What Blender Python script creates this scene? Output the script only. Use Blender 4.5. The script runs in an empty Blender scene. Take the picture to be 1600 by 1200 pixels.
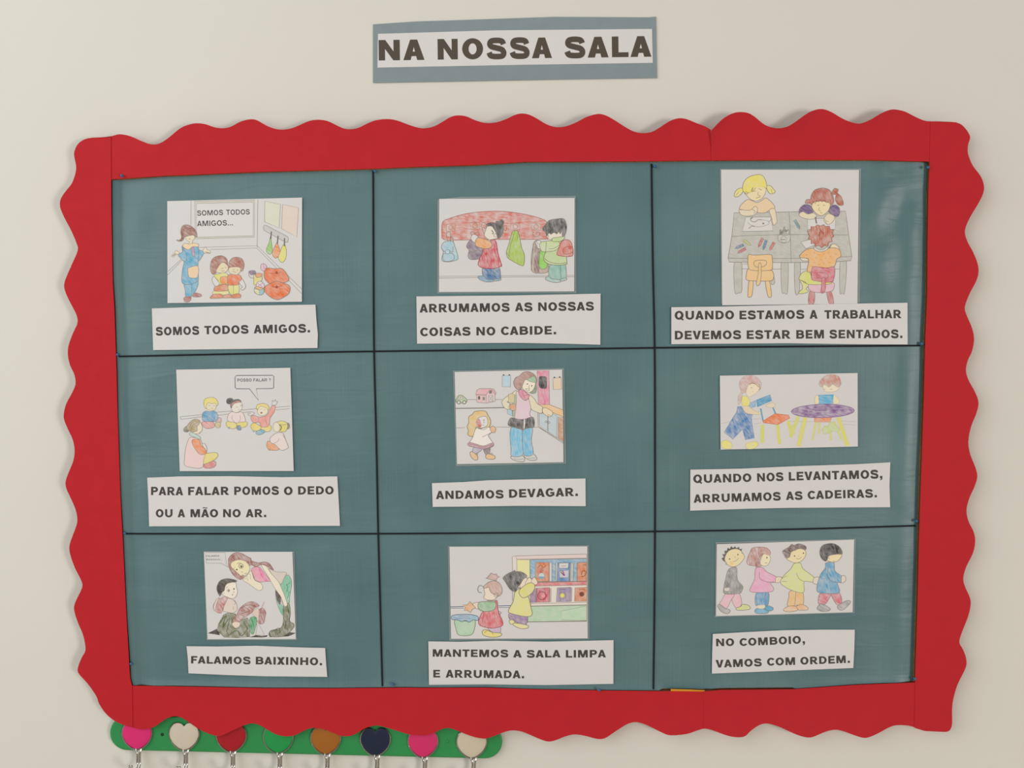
import bpy, math
from mathutils import Vector, Matrix
from mathutils.geometry import tessellate_polygon

scene = bpy.context.scene
COL = scene.collection

# ------------------------------------------------------------------ camera
F_PX = 1555.6
CAM = Vector((0.0, -1.556, 1.72))
PITCH, YAW, ROLL = math.radians(-4.73), math.radians(1.61), math.radians(0.833)
_m = Matrix.Rotation(YAW, 3, 'Z') @ Matrix.Rotation(PITCH, 3, 'X') @ Matrix.Rotation(ROLL, 3, 'Y')
RIGHT, FWD, UP = _m @ Vector((1, 0, 0)), _m @ Vector((0, 1, 0)), _m @ Vector((0, 0, 1))
cam_data = bpy.data.cameras.new('camera')
cam_data.sensor_width = 36.0
cam_data.lens = 36.0 * F_PX / 1600.0
cam_data.clip_start = 0.05
cam = bpy.data.objects.new('camera', cam_data)
rot = Matrix((RIGHT, UP, -FWD)).transposed()
cam.matrix_world = Matrix.Translation(CAM) @ rot.to_4x4()
COL.objects.link(cam)
scene.camera = cam

# ------------------------------------------------------------------ world, lights, exposure
world = bpy.data.worlds.new('room_ambient')
scene.world = world
world.use_nodes = True
bg = world.node_tree.nodes['Background']
bg.inputs[0].default_value = (1.0, 0.97, 0.93, 1)
bg.inputs[1].default_value = 0.24

def area(name, loc, target, sx, sy, power, color):
    d = bpy.data.lights.new(name, 'AREA')
    d.shape = 'RECTANGLE'; d.size = sx; d.size_y = sy
    d.energy = power; d.color = color
    o = bpy.data.objects.new(name, d)
    o.location = loc
    o.rotation_euler = (Vector(target) - Vector(loc)).to_track_quat('-Z', 'Y').to_euler()
    COL.objects.link(o)
    return o

area('right_window_daylight', (3.2, -4.0, 1.30), (0.0, 0, 1.5), 1.0, 1.1, 84, (1.0, 0.93, 0.86))
area('left_fill_light', (-2.3, -1.9, 2.6), (-0.5, 0, 1.6), 3.8, 2.8, 66, (0.97, 1.0, 0.975))  # added soft fill without a known source, brightens the wall's left side

vs = scene.view_settings
scene.display_settings.display_device = 'sRGB'
vs.view_transform = 'Standard'
vs.look = 'None'
vs.exposure = 0.0
vs.gamma = 1.0
vs.use_curve_mapping = False

# ------------------------------------------------------------------ helpers
MM = 0.001
def W(px, py, d):
    """point of the photograph put on the plane d metres in front of the wall"""
    r = FWD * F_PX + RIGHT * (px - 800.0) - UP * (py - 600.0)
    t = (-d - CAM.y) / r.y
    return CAM + r * t

def lin(c):
    c /= 255.0
    return c / 12.92 if c <= 0.04045 else ((c + 0.055) / 1.055) ** 2.4

LEVEL = 0.80
def alb(r, g, b):
    return tuple(min(0.92, lin(v) / LEVEL) for v in (r, g, b)) + (1.0,)

def new_mat(name, color, rough=0.6, spec=0.3, metal=0.0):
    m = bpy.data.materials.new(name)
    m.use_nodes = True
    p = m.node_tree.nodes['Principled BSDF']
    p.inputs['Base Color'].default_value = color
    p.inputs['Roughness'].default_value = rough
    p.inputs['Specular IOR Level'].default_value = spec
    p.inputs['Metallic'].default_value = metal
    return m

def nodes_of(m):
    return m.node_tree.nodes, m.node_tree.links, m.node_tree.nodes['Principled BSDF']

def mottle(m, color, amount, scale, detail=4, stretch=(1, 1, 1), rotation=0.0, bump=0.0, bump_scale=None):
    """procedural colour variation around a base colour, optional fine bump"""
    n, l, p = nodes_of(m)
    tc = n.new('ShaderNodeTexCoord'); mp = n.new('ShaderNodeMapping')
    mp.inputs['Scale'].default_value = stretch
    mp.inputs['Rotation'].default_value = (0, rotation, 0)
    l.new(tc.outputs['Object'], mp.inputs['Vector'])
    nz = n.new('ShaderNodeTexNoise'); nz.inputs['Scale'].default_value = scale; nz.inputs['Detail'].default_value = detail
    l.new(mp.outputs['Vector'], nz.inputs['Vector'])
    rp = n.new('ShaderNodeValToRGB')
    rp.color_ramp.elements[0].position = 0.3; rp.color_ramp.elements[1].position = 0.7
    rp.color_ramp.elements[0].color = tuple(c * (1 - amount) for c in color[:3]) + (1,)
    rp.color_ramp.elements[1].color = tuple(min(1, c * (1 + amount)) for c in color[:3]) + (1,)
    l.new(nz.outputs['Fac'], rp.inputs['Fac'])
    l.new(rp.outputs['Color'], p.inputs['Base Color'])
    if bump:
        nb = n.new('ShaderNodeTexNoise'); nb.inputs['Scale'].default_value = bump_scale or scale * 4
        l.new(tc.outputs['Object'], nb.inputs['Vector'])
        b = n.new('ShaderNodeBump'); b.inputs['Strength'].default_value = bump; b.inputs['Distance'].default_value = 0.001
        l.new(nb.outputs['Fac'], b.inputs['Height']); l.new(b.outputs['Normal'], p.inputs['Normal'])
    return m

class MB:
    """collects faces with materials, then links them as one mesh object"""
    def __init__(self):
        self.v, self.f, self.mi, self.mats, self.smooth = [], [], [], [], []
    def slot(self, m):
        if m not in self.mats: self.mats.append(m)
        return self.mats.index(m)
    def add(self, verts, faces, m, smooth=False):
        o = len(self.v); s = self.slot(m)
        self.v += [Vector(p) for p in verts]
        for f in faces:
            self.f.append([o + i for i in f]); self.mi.append(s); self.smooth.append(smooth)
    def build(self, name, origin=Vector((0, 0, 0)), parent=None, label=None, cat=None, group=None, kind=None):
        me = bpy.data.meshes.new(name)
        me.from_pydata([tuple(p - origin) for p in self.v], [], self.f)
        for m in self.mats: me.materials.append(m)
        me.polygons.foreach_set('material_index', self.mi)
        me.polygons.foreach_set('use_smooth', self.smooth)
        me.update()
        o = bpy.data.objects.new(name, me); COL.objects.link(o)
        if parent: o.parent = parent
        else: o.location = origin
        tag(o, label, cat, group, kind)
        return o

def tag(o, label=None, cat=None, group=None, kind=None):
    for k, v in (('label', label), ('category', cat), ('group', group), ('kind', kind)):
        if v: o[k] = v
    return o

def empty(name, loc, label=None, cat=None, group=None, parent=None):
    o = bpy.data.objects.new(name, None); COL.objects.link(o)
    o.location = loc; o.empty_display_size = 0.02
    if parent: o.parent = parent
    return tag(o, label, cat, group)

def P(s):
    """'x,y x,y' -> points"""
    return [tuple(float(c) for c in q.split(',')) for q in s.split()]

def spline(pts, closed=False, n=5):
    """Catmull-Rom through the points"""
    k = len(pts)
    if k < 3: return list(pts)
    out = []
    for i in range(k if closed else k - 1):
        if closed: a, b, c, d = pts[i - 1], pts[i], pts[(i + 1) % k], pts[(i + 2) % k]
        else: a, b, c, d = pts[max(i - 1, 0)], pts[i], pts[i + 1], pts[min(i + 2, k - 1)]
        for j in range(n):
            t = j / n
            out.append(tuple(0.5 * (2 * b[q] + (c[q] - a[q]) * t + (2 * a[q] - 5 * b[q] + 4 * c[q] - d[q]) * t * t
                                    + (3 * b[q] - a[q] - 3 * c[q] + d[q]) * t ** 3) for q in (0, 1)))
    if not closed: out.append(pts[-1])
    return out

def tess(pts):
    tris = tessellate_polygon([[Vector((x, y, 0)) for x, y in pts]])
    out = []
    for a, b, c in tris:
        ax, ay = pts[a]; bx, by = pts[b]; cx, cy = pts[c]
        cr = (bx - ax) * (cy - ay) - (by - ay) * (cx - ax)
        out.append((a, c, b) if cr > 0 else (a, b, c))     # pixel y runs down: face the room
    return out

def ribbon(pts, w, closed=False):
    """flat line of width w: (points, quads)"""
    k = len(pts); vv = []
    for i in range(k):
        if closed: a, b = pts[i - 1], pts[(i + 1) % k]
        else: a, b = pts[max(i - 1, 0)], pts[min(i + 1, k - 1)]
        dx, dy = b[0] - a[0], b[1] - a[1]; L = math.hypot(dx, dy) or 1
        nx, ny = -dy / L * w / 2, dx / L * w / 2
        vv += [(pts[i][0] + nx, pts[i][1] + ny), (pts[i][0] - nx, pts[i][1] - ny)]
    q = []
    for i in range(k if closed else k - 1):
        j = (i + 1) % k
        q.append((2 * i, 2 * j, 2 * j + 1, 2 * i + 1))
    return vv, q

def sheet(mb, pts, d0, d1, m, side=None):
    """a cut sheet with the outline pts (photo pixels) from depth d0 to d1"""
    k = len(pts)
    tr = tess(pts)
    fr = [W(x, y, d1) for x, y in pts]
    off = Vector((0, d1 - d0, 0))
    bk = [p + off for p in fr]
    mb.add(fr, tr, m)
    area2 = sum(pts[i][0] * pts[(i + 1) % k][1] - pts[(i + 1) % k][0] * pts[i][1] for i in range(k))
    sides = []
    for i in range(k):
        j = (i + 1) % k
        sides.append((i, j, k + j, k + i) if area2 < 0 else (j, i, k + i, k + j))
    mb.add(fr + bk, sides, side or m)
    mb.add(bk, [(a, c, b) for a, b, c in tr], m)

def tube(mb, pts, r, m, seg=10, cap=True):
    rings = []; k = len(pts)
    prev = None
    for i, p in enumerate(pts):
        t = (pts[min(i + 1, k - 1)] - pts[max(i - 1, 0)]).normalized()
        ref = prev if prev is not None else (Vector((0, 1, 0)) if abs(t.y) < 0.9 else Vector((1, 0, 0)))
        u = (ref - t * ref.dot(t)).normalized(); prev = u
        v = t.cross(u)
        rr = r[i] if isinstance(r, (list, tuple)) else r
        rings.append([p + (u * math.cos(a) + v * math.sin(a)) * rr for a in [2 * math.pi * q / seg for q in range(seg)]])
    vv = [q for rg in rings for q in rg]
    ff = []
    for i in range(k - 1):
        for q in range(seg):
            a, b = i * seg + q, i * seg + (q + 1) % seg
            ff.append((a, b, b + seg, a + seg))
    if cap:
        ff.append(tuple(range(seg - 1, -1, -1))); ff.append(tuple((k - 1) * seg + q for q in range(seg)))
    mb.add(vv, ff, m, True)

def ball(mb, c, r, m, seg=14, rings=8, sq=(1, 1, 1)):
    vv = [Vector((0, 0, r))]
    for i in range(1, rings):
        th = math.pi * i / rings
        for j in range(seg):
            ph = 2 * math.pi * j / seg
            vv.append(Vector((r * math.sin(th) * math.cos(ph), r * math.sin(th) * math.sin(ph), r * math.cos(th))))
    vv.append(Vector((0, 0, -r)))
    vv = [c + Vector((p.x * sq[0], p.y * sq[1], p.z * sq[2])) for p in vv]
    ff = [(0, 1 + j, 1 + (j + 1) % seg) for j in range(seg)]
    for i in range(rings - 2):
        for j in range(seg):
            a, b = 1 + i * seg + j, 1 + i * seg + (j + 1) % seg
            ff.append((a, a + seg, b + seg, b))
    n = len(vv) - 1; o = 1 + (rings - 2) * seg
    ff += [(o + j, n, o + (j + 1) % seg) for j in range(seg)]
    mb.add(vv, ff, m, True)

def grid_slab(mb, rows, thick, m, back=None):
    """rows: list of rows of (px, py, d); a sheet of the given thickness along that surface"""
    R, C = len(rows), len(rows[0])
    fr = [p if isinstance(p, Vector) else W(*p) for r in rows for p in r]
    bk = [p + Vector((0, thick, 0)) for p in fr]
    def orient(q):
        a, b, c = (fr[q[i] % (R * C)] for i in (0, 1, 2))
        return q if (b - a).cross(c - a).y < 0 else q[::-1]
    ff = [orient((i * C + j, (i + 1) * C + j, (i + 1) * C + j + 1, i * C + j + 1)) for i in range(R - 1) for j in range(C - 1)]
    mb.add(fr, ff, m, True)
    mb.add(bk, [f[::-1] for f in ff], back or m, True)
    loop = [j for j in range(C)] + [i * C + C - 1 for i in range(1, R)] + [(R - 1) * C + j for j in range(C - 2, -1, -1)] + [i * C for i in range(R - 2, 0, -1)]
    k = len(loop)
    vv = [fr[i] for i in loop] + [bk[i] for i in loop]
    ctr = sum((fr[i] for i in loop), Vector()) / k
    sd = []
    for i in range(k):
        j = (i + 1) % k
        sd.append((i, j, k + j, k + i))
    mb.add(vv, sd, m)

def interp(pts, key, val, x):
    """piecewise-linear val at key = x, pts sorted along key"""
    if x <= pts[0][key]: return pts[0][val]
    for a, b in zip(pts, pts[1:]):
        if x <= b[key]:
            t = (x - a[key]) / ((b[key] - a[key]) or 1)
            return a[val] + (b[val] - a[val]) * t
    return pts[-1][val]

# ------------------------------------------------------------------ materials
M_WALL = mottle(new_mat('wall_paint', alb(206, 203, 195), 0.75, 0.2), alb(206, 203, 195), 0.012, 3.0, 3, bump=0.06, bump_scale=260)
M_FLOOR = mottle(new_mat('floor_vinyl', alb(170, 160, 145), 0.5, 0.3), alb(170, 160, 145), 0.06, 8)
M_RED = mottle(new_mat('red_card', alb(176, 28, 37), 0.7, 0.25), alb(176, 28, 37), 0.03, 40, bump=0.05, bump_scale=900)
M_WOOD = mottle(new_mat('board_wood_shaded', alb(92, 60, 36), 0.6, 0.2), alb(92, 60, 36), 0.15, 30, stretch=(1, 1, 6))  # wood colour darkened to stand in for shade in the gap beside the paper
M_OCHRE = new_mat('ochre_paper', alb(200, 138, 40), 0.7, 0.2)
M_CORK = mottle(new_mat('cork', alb(170, 120, 70), 0.9, 0.1), alb(170, 120, 70), 0.25, 250)
M_PAPER = mottle(new_mat('white_paper', alb(205, 202, 202), 0.65, 0.25), alb(205, 202, 202), 0.012, 30)
M_SLATE = mottle(new_mat('grey_blue_card', alb(127, 138, 143), 0.75, 0.2), alb(127, 138, 143), 0.03, 60)
M_INK = new_mat('black_ink', alb(70, 66, 61), 0.6, 0.2)
M_TITLEINK = new_mat('title_ink', alb(80, 72, 63), 0.6, 0.2)
M_CORD = new_mat('black_cord', alb(34, 36, 40), 0.8, 0.1)
M_PINBLUE = new_mat('blue_pin_plastic', alb(42, 92, 132), 0.25, 0.5)
M_STEEL = new_mat('pin_steel', (0.62, 0.62, 0.6, 1), 0.25, 0.5, 1.0)
M_CHROME = new_mat('chrome', (0.56, 0.53, 0.50, 1), 0.14, 0.5, 1.0)
M_GREEN = mottle(new_mat('green_painted_wood', alb(44, 132, 74), 0.45, 0.35), alb(44, 132, 74), 0.04, 40)

def blue_paper_material():
    base = alb(92, 124, 124)
    m = new_mat('blue_green_kraft_paper', base, 0.42, 0.45)
    n, l, p = nodes_of(m)
    tc = n.new('ShaderNodeTexCoord')
    nz = n.new('ShaderNodeTexNoise'); nz.inputs['Scale'].default_value = 9; nz.inputs['Detail'].default_value = 6
    l.new(tc.outputs['Object'], nz.inputs['Vector'])
    mp = n.new('ShaderNodeMapping'); mp.inputs['Scale'].default_value = (900, 1, 6)
    l.new(tc.outputs['Object'], mp.inputs['Vector'])
    rb = n.new('ShaderNodeTexNoise'); rb.inputs['Scale'].default_value = 1.0; rb.inputs['Detail'].default_value = 1
    l.new(mp.outputs['Vector'], rb.inputs['Vector'])
    mx = n.new('ShaderNodeMath'); mx.operation = 'MULTIPLY_ADD'; mx.inputs[1].default_value = 0.32
    l.new(rb.outputs['Fac'], mx.inputs[0])
    hf = n.new('ShaderNodeMath'); hf.operation = 'MULTIPLY'; hf.inputs[1].default_value = 0.68
    l.new(nz.outputs['Fac'], hf.inputs[0]); l.new(hf.outputs[0], mx.inputs[2])
    rp = n.new('ShaderNodeValToRGB')
    rp.color_ramp.elements[0].position = 0.3; rp.color_ramp.elements[1].position = 0.7
    rp.color_ramp.elements[0].color = alb(75, 104, 109)
    rp.color_ramp.elements[1].color = alb(90, 119, 122)
    l.new(mx.outputs[0], rp.inputs['Fac']); l.new(rp.outputs['Color'], p.inputs['Base Color'])
    b = n.new('ShaderNodeBump'); b.inputs['Strength'].default_value = 0.12; b.inputs['Distance'].default_value = 0.0006
    l.new(rb.outputs['Fac'], b.inputs['Height'])
    mc = n.new('ShaderNodeMapping'); mc.inputs['Scale'].default_value = (7, 1, 38)       # faint creases across the sheet
    l.new(tc.outputs['Object'], mc.inputs['Vector'])
    cn = n.new('ShaderNodeTexNoise'); cn.inputs['Scale'].default_value = 1; cn.inputs['Detail'].default_value = 3; cn.inputs['Distortion'].default_value = 0.8
    l.new(mc.outputs['Vector'], cn.inputs['Vector'])
    b2 = n.new('ShaderNodeBump'); b2.inputs["Strength"].default_value = 0.34; b2.inputs['Distance'].default_value = 0.004
    l.new(cn.outputs['Fac'], b2.inputs['Height']); l.new(b2.outputs['Normal'], b.inputs['Normal']); l.new(b.outputs['Normal'], p.inputs['Normal'])
    return m
M_BLUE = blue_paper_material()

def film_material(name, alpha, col):
    m = new_mat(name, col, 0.2, 0.5)
    m.node_tree.nodes['Principled BSDF'].inputs['Alpha'].default_value = alpha
    return m
M_FILM = film_material('clear_laminate', 0.10, (0.8, 0.8, 0.78, 1))
M_FILMEDGE = film_material('laminate_edge', 0.3, (0.78, 0.77, 0.74, 1))

_crayons = {}
def crayon(rgb, streak=0.35, ang=0.9):
    key = (rgb, streak, ang)
    if key in _crayons: return _crayons[key]
    m = new_mat('crayon_%02x%02x%02x' % rgb, alb(*rgb), 0.6, 0.25)
    n, l, p = nodes_of(m)
    tc = n.new('ShaderNodeTexCoord'); mp = n.new('ShaderNodeMapping')
    mp.inputs['Rotation'].default_value = (0, ang, 0)
    l.new(tc.outputs['Object'], mp.inputs['Vector'])
    mp2 = n.new('ShaderNodeMapping'); mp2.inputs['Scale'].default_value = (430, 1, 95)
    l.new(mp.outputs['Vector'], mp2.inputs['Vector'])
    ns = n.new('ShaderNodeTexNoise'); ns.inputs['Scale'].default_value = 1; ns.inputs['Detail'].default_value = 2
    l.new(mp2.outputs['Vector'], ns.inputs['Vector'])
    nb = n.new('ShaderNodeTexNoise'); nb.inputs['Scale'].default_value = 95; nb.inputs['Detail'].default_value = 3
    l.new(tc.outputs['Object'], nb.inputs['Vector'])
    nz = n.new('ShaderNodeMix'); nz.data_type = 'FLOAT'; nz.inputs[0].default_value = 0.5
    l.new(ns.outputs['Fac'], nz.inputs[2]); l.new(nb.outputs['Fac'], nz.inputs[3])
    rp = n.new('ShaderNodeValToRGB')
    rp.color_ramp.elements[0].position = 0.36; rp.color_ramp.elements[1].position = 0.64
    c = tuple(v * 1.06 for v in alb(*rgb)[:3]); w = alb(205, 202, 202)[:3]
    lo = tuple(a * (1 - 0.2 * streak) for a in c); hi = tuple(a + (b - a) * min(0.85, 1.6 * streak + 0.05) for a, b in zip(c, w))
    rp.color_ramp.elements[0].color = lo + (1,); rp.color_ramp.elements[1].color = hi + (1,)
    l.new(nz.outputs[0], rp.inputs['Fac']); l.new(rp.outputs['Color'], p.inputs['Base Color'])
    _crayons[key] = m
    return m
_inks = {}
def ink(rgb):
    if rgb not in _inks: _inks[rgb] = new_mat('line_%02x%02x%02x' % rgb, alb(*rgb), 0.6, 0.2)
    return _inks[rgb]

# ------------------------------------------------------------------ the room
def box(mb, lo, hi, m):
    x0, y0, z0 = lo; x1, y1, z1 = hi
    v = [(x, y, z) for x in (x0, x1) for y in (y0, y1) for z in (z0, z1)]
    mb.add(v, [(0, 1, 3, 2), (4, 6, 7, 5), (0, 4, 5, 1), (2, 3, 7, 6), (0, 2, 6, 4), (1, 5, 7, 3)], m)
mb = MB(); box(mb, (-3.5, 0, 0), (3.5, 0.12, 3.3), M_WALL); mb.build('wall_back', kind='structure')
mb = MB(); box(mb, (-3.5, -4.5, -0.1), (3.5, 0.12, 0), M_FLOOR); mb.build('floor', kind='structure')

# ------------------------------------------------------------------ red scalloped border: measured edges
TOP_IN = P('160,281 173.5,280.5 260,274.5 285,273.8 410,268.4 582,263.8 620,262 660,260.5 745,257.8 820,253 995,252 1110,250.6 1260,250 1360,250 1452.5,252.5 1470,253')
TOP_OUT = P('160,213.6 173.4,213 186.6,209.7 203.8,212.8 222.5,221 236.6,225.6 249,224.2 263,215.5 282,200 297.5,194 308.4,192.5 321,194 335,198.8 349,200.4 361.6,197.5 375.6,190 391,186.3 402,188 416,196 429,201 441,202.5 455,200.6 469,195 483.4,188.9 497.5,187 511.6,189 525.6,195.6 536.6,200.6 547.5,202 560,199.7 572.5,193.6 586.6,188 603.8,186 619,187.8 638.8,195 654,199.6 665.3,200.3 679.4,196.9 693.4,189 706,182 716.9,180.2 729.4,182 741.9,187.6 759,192.2 776,191 792,185.5 804.4,179.6 815.3,177.2 827.8,179.5 841.9,187 854.4,194.4 870,198.8 885.6,196.9 901.3,190.6 916.9,182.6 934,178 946.6,180.3 960.6,188 976.3,198 990.3,205.4 1004.4,208 1018.4,206 1032.5,198 1046.6,189 1060.6,184.7 1073,186.2 1088.8,192.5 1102.8,198 1111,203')
TOP_OUT2 = P('1111,204.5 1116,198.8 1125,189.4 1135,181.8 1147.5,176.2 1157.5,175 1168.8,176.5 1178.8,182 1190,191.5 1200,197.3 1212.5,200.3 1222.5,199.8 1232.5,196.7 1245,188.8 1257,180 1269,173.2 1284.4,170.2 1299.6,175.3 1316.5,185.4 1333.4,191.9 1345,192.9 1360,187 1377,177 1389,172 1399,171 1414,174.3 1428,181.4 1442.5,187.9 1452.5,189.5 1470,190')
BOT_IN = P('190,1072 207,1071.5 316,1073.4 417.5,1075.6 518.7,1075.7 598,1075 635,1074.6 660,1075 760,1074.6 840,1077.3 940,1079 1097.5,1080.8 1127.5,1078 1240,1077 1341,1070 1428,1066.5 1445,1066')
BOT_OUT = P('190,1132 207,1136.5 217.5,1139.5 229.5,1139 241.5,1135.5 252,1128 262.5,1121.7 273,1119 285,1122 297,1130 309,1138 322.5,1145 336,1149.3 345,1149.8 366,1140.3 379.5,1134 392.5,1130.2 404.5,1132.5 415,1138.5 425.5,1144.6 436,1149 448,1150.6 460,1149 470.5,1143.8 481,1139 491.5,1137.3 505,1139.3 517,1143.6 527.5,1148 536.5,1150.4 547,1150 556,1146.6 565,1140.8 575.5,1136 589,1133.6 604.5,1137 619.5,1141.5 633,1145.8 642,1147.9 660,1148.7 670.5,1147.4 681,1143.8 690,1139.2 700.5,1137.5 714,1141.3 727.5,1147 742.5,1152 754.5,1154 760,1153.8 772.5,1150 787.5,1144 800,1141.3 815,1143 830,1149 845,1155.5 857.5,1158.8 870,1156 882.5,1151 897.5,1147.6 915,1150 932.5,1154.5 945,1153.6 960,1144 977.5,1132.8 991,1128.4 1005,1130.8 1020,1137.6 1035,1145 1047.5,1149 1072.5,1147 1090,1141.2 1099,1138.5')
BOT_OUT2 = P('1099,1138.8 1102,1138.5 1113,1141 1132,1148 1147.5,1151.7 1163,1151 1172.5,1142.5 1185,1133.8 1197.5,1130.4 1216,1135 1233.4,1143 1250.6,1150 1266,1152.5 1278.8,1148 1291,1143 1305,1140.2 1319,1143 1338,1150 1353.8,1153 1372.5,1145.6 1388,1137.2 1400.6,1133.2 1419,1133.8 1432,1137.2 1445,1139')
LEFT_IN = P('173.2,213 173.5,281 173.8,330 176,440 178.5,480 182,580 183.8,655 188,777.5 191.7,843 197.3,960 203,1060 206.3,1072 207.2,1136')
LEFT_OUT = P('173,212.9 168,213.9 147.5,215 140,215.6 132.5,217.5 126,221 121,226 117.5,232.5 115.6,240 117,250 118.8,259 118,270 112.5,286 102.5,298.8 95,310.5 93.7,322.5 100,339 111,360 119.5,380 121.5,391 112.5,412.5 103.8,432.5 100,446.5 104,461 113,479 119,491 121.2,504 113.8,521 107,540 106,555 109.5,571 116,585 118,600 112.5,614 103.8,630 99.8,645 100,655.5 106,670.5 113.8,687.5 116.5,704 114.5,720 107.5,737.5 102.5,752 103.5,763 110,777.5 118.3,797 120.7,815 115,833 109,850 109,864 116.7,886.7 126.7,906.7 128.3,918 118,940 115.7,953 121.7,973 130,993 133.6,1015 128,1026.7 122.7,1040 122,1051 136.7,1068 150,1087 155,1100 166.7,1116.5 180,1127 190.5,1131.8 200,1135 207,1136.2')
RIGHT_IN = P('1453.8,189.4 1452.5,252.5 1450.8,300 1449.5,385 1449,460 1446,527.5 1443.8,615 1441,700 1437.5,795 1436,845 1433.8,945 1432.3,987.5 1430,1060 1428.8,1137.3 1445,1142.3 1476,1143.7')
RIGHT_OUT = P('1453.8,189.3 1490,190.6 1496,192 1503,195.2 1511,204 1515.6,213 1515,219 1512.8,226 1512.5,240 1520,258.8 1532.5,275.5 1537.6,291 1535.6,304 1527.5,320 1515,341 1507.7,360 1511,376 1520,393 1527,410 1529,425 1525,440 1515,459 1507.5,480 1511,494 1518.8,512.5 1522,530 1518.8,549 1512.5,562.5 1509.2,579 1513.8,595 1523.8,613 1529,630 1525,647.5 1517.5,666 1513,690 1516,710 1524,730 1527,745 1522.5,761 1515,777.5 1510.2,796 1513,813.8 1521,830 1523.8,846 1520,865 1510,885 1505,904 1508.8,919 1514.5,931 1516.8,943 1513,962.5 1503.8,986 1498.8,1003 1503.8,1013 1509,1026 1510,1039 1505,1052 1496,1070 1489,1095 1487.6,1112.5 1487.8,1128 1486.4,1137 1483,1142 1477.5,1143.8')

D_RIM = 19.0 * MM       # front of the wooden rim the card strips are fixed to
def strip_h(name, label, xs, inner, outer, curl, dd=0.0):
    rows = []
    T = [0, 0.08, 0.25, 0.45, 0.65, 0.82, 0.93, 1.0]
    for t in T:
        row = []
        for x in xs:
            yi, yo = interp(inner, 0, 1, x), interp(outer, 0, 1, x)
            d = D_RIM + 1.2 * MM + dd + curl(x) * max(0.0, t - 0.25) ** 1.6
            row.append((x, yi + (yo - yi) * t, d))
        rows.append(row)
    mb = MB(); grid_slab(mb, rows, 0.9 * MM, M_RED)
    o = W(*rows[0][len(xs) // 2])
    return mb.build(name, o, label=label, cat='border', group='red scalloped border strips')
def strip_v(name, label, ys, inner, outer, curl, dd=0.0):
    rows = []
    T = [0, 0.1, 0.3, 0.5, 0.7, 0.85, 0.95, 1.0]
    so, si = spline(outer, n=3), inner
    for t in T:
        row = []
        for y in ys:
            xi, xo = interp(si, 1, 0, y), interp(so, 1, 0, y)
            d = D_RIM + 2.2 * MM + dd + curl(y) * max(0.0, t - 0.25) ** 1.6
            row.append((xi + (xo - xi) * t, y, d))
        rows.append(row)
    mb = MB(); grid_slab(mb, rows, 0.9 * MM, M_RED)
    o = W(*rows[0][len(ys) // 2])
    return mb.build(name, o, label=label, cat='border', group='red scalloped border strips')
def frange(a, b, s):
    n = max(1, int(round((b - a) / s)))
    return [a + (b - a) * i / n for i in range(n + 1)]
def ease(t):
    t = max(0.0, min(1.0, t)); return t * t * (3 - 2 * t)
def wave(x, c, w, h):
    return h * math.exp(-((x - c) / w) ** 2)
sTOP, sTOP2, sBOT, sBOT2 = (spline(p, n=3) for p in (TOP_OUT, TOP_OUT2, BOT_OUT, BOT_OUT2))
strip_h('scalloped_border', 'long red wavy card strip along the top of the board, from its left corner',
        frange(169, 1110.6, 2.5), TOP_IN, sTOP, lambda x: (2 + 5 * max(0, (x - 300) / 800)) * MM * ease((x - 172) / 70))
strip_h('scalloped_border', 'short red wavy card strip at the top right, above the picture of children at desks',
        frange(1111, 1457, 2.5), TOP_IN, sTOP2, lambda x: ease((1450 - x) / 70) * (9 + wave(x, 1240, 40, 8) + wave(x, 1130, 30, 7) + wave(x, 1375, 40, 6)) * MM, 0.4 * MM)
strip_h('scalloped_border', 'long red wavy card strip along the board bottom, over the coat rack',
        frange(203, 1100.6, 2.5), BOT_IN, sBOT, lambda x: ease((x - 206) / 70) * (3 + wave(x, 860, 50, 5) + wave(x, 1050, 50, 9)) * MM)
strip_h('scalloped_border', 'short red wavy card strip at the bottom right, below the picture of four walking children',
        frange(1099.2, 1434, 2.5), BOT_IN, sBOT2, lambda x: ease((1430 - x) / 60) * (4 + wave(x, 1135, 35, 9) + wave(x, 1250, 40, 10) + wave(x, 1345, 30, 4)) * MM, 0.3 * MM)
ysl = frange(213.2, 241, 1.0) + frange(243, 1050, 2.5) + frange(1051, 1136, 1.5)
strip_v('scalloped_border', 'tall red wavy card strip down the left side of the board', ysl, LEFT_IN, LEFT_OUT, lambda y: 2.0 * MM)
ysr = frange(189.6, 228, 0.8) + frange(230, 1125, 2.5) + frange(1126, 1143.6, 0.6)
strip_v('scalloped_border', 'tall red wavy card strip down the right side of the board', ysr, RIGHT_IN, RIGHT_OUT, lambda y: 2.0 * MM)

# ------------------------------------------------------------------ pin board: cork panel and wooden rim
root = empty('pin_board', W(815, 665, 0), 'cork pin board with thin wooden rim behind the blue paper and red border', 'board')
mb = MB()
x0, z0 = W(165, 1085, 0).x, W(800, 1096, 0).z
x1, z1 = W(1462, 700, 0).x, W(800, 232, 0).z
box(mb, (x0, -0.011, z0), (x1, -0.0005, z1), M_CORK)
mb.build('cork_panel', root.location.copy(), root)
def rim(inner, key, grow, span):
    rows = []
    for off in (0.0, grow):
        rows.append([((x, y + off, D_RIM) if key == 0 else (x + off, y, D_RIM)) for x, y in span(inner)])
    mb = MB(); grid_slab(mb, rows, D_RIM - 11.2 * MM, M_WOOD)
    mb.build('rim', root.location.copy(), root)
rim(TOP_IN, 0, -26, lambda p: [(x, interp(p, 0, 1, x) - 0.6) for x in frange(160, 1466, 20)])
rim(BOT_IN, 0, 22, lambda p: [(x, interp(p, 0, 1, x) + (0.6 if x < 1030 or x > 1110 else -0.9)) for x in frange(185, 1446, 12)])
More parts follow.
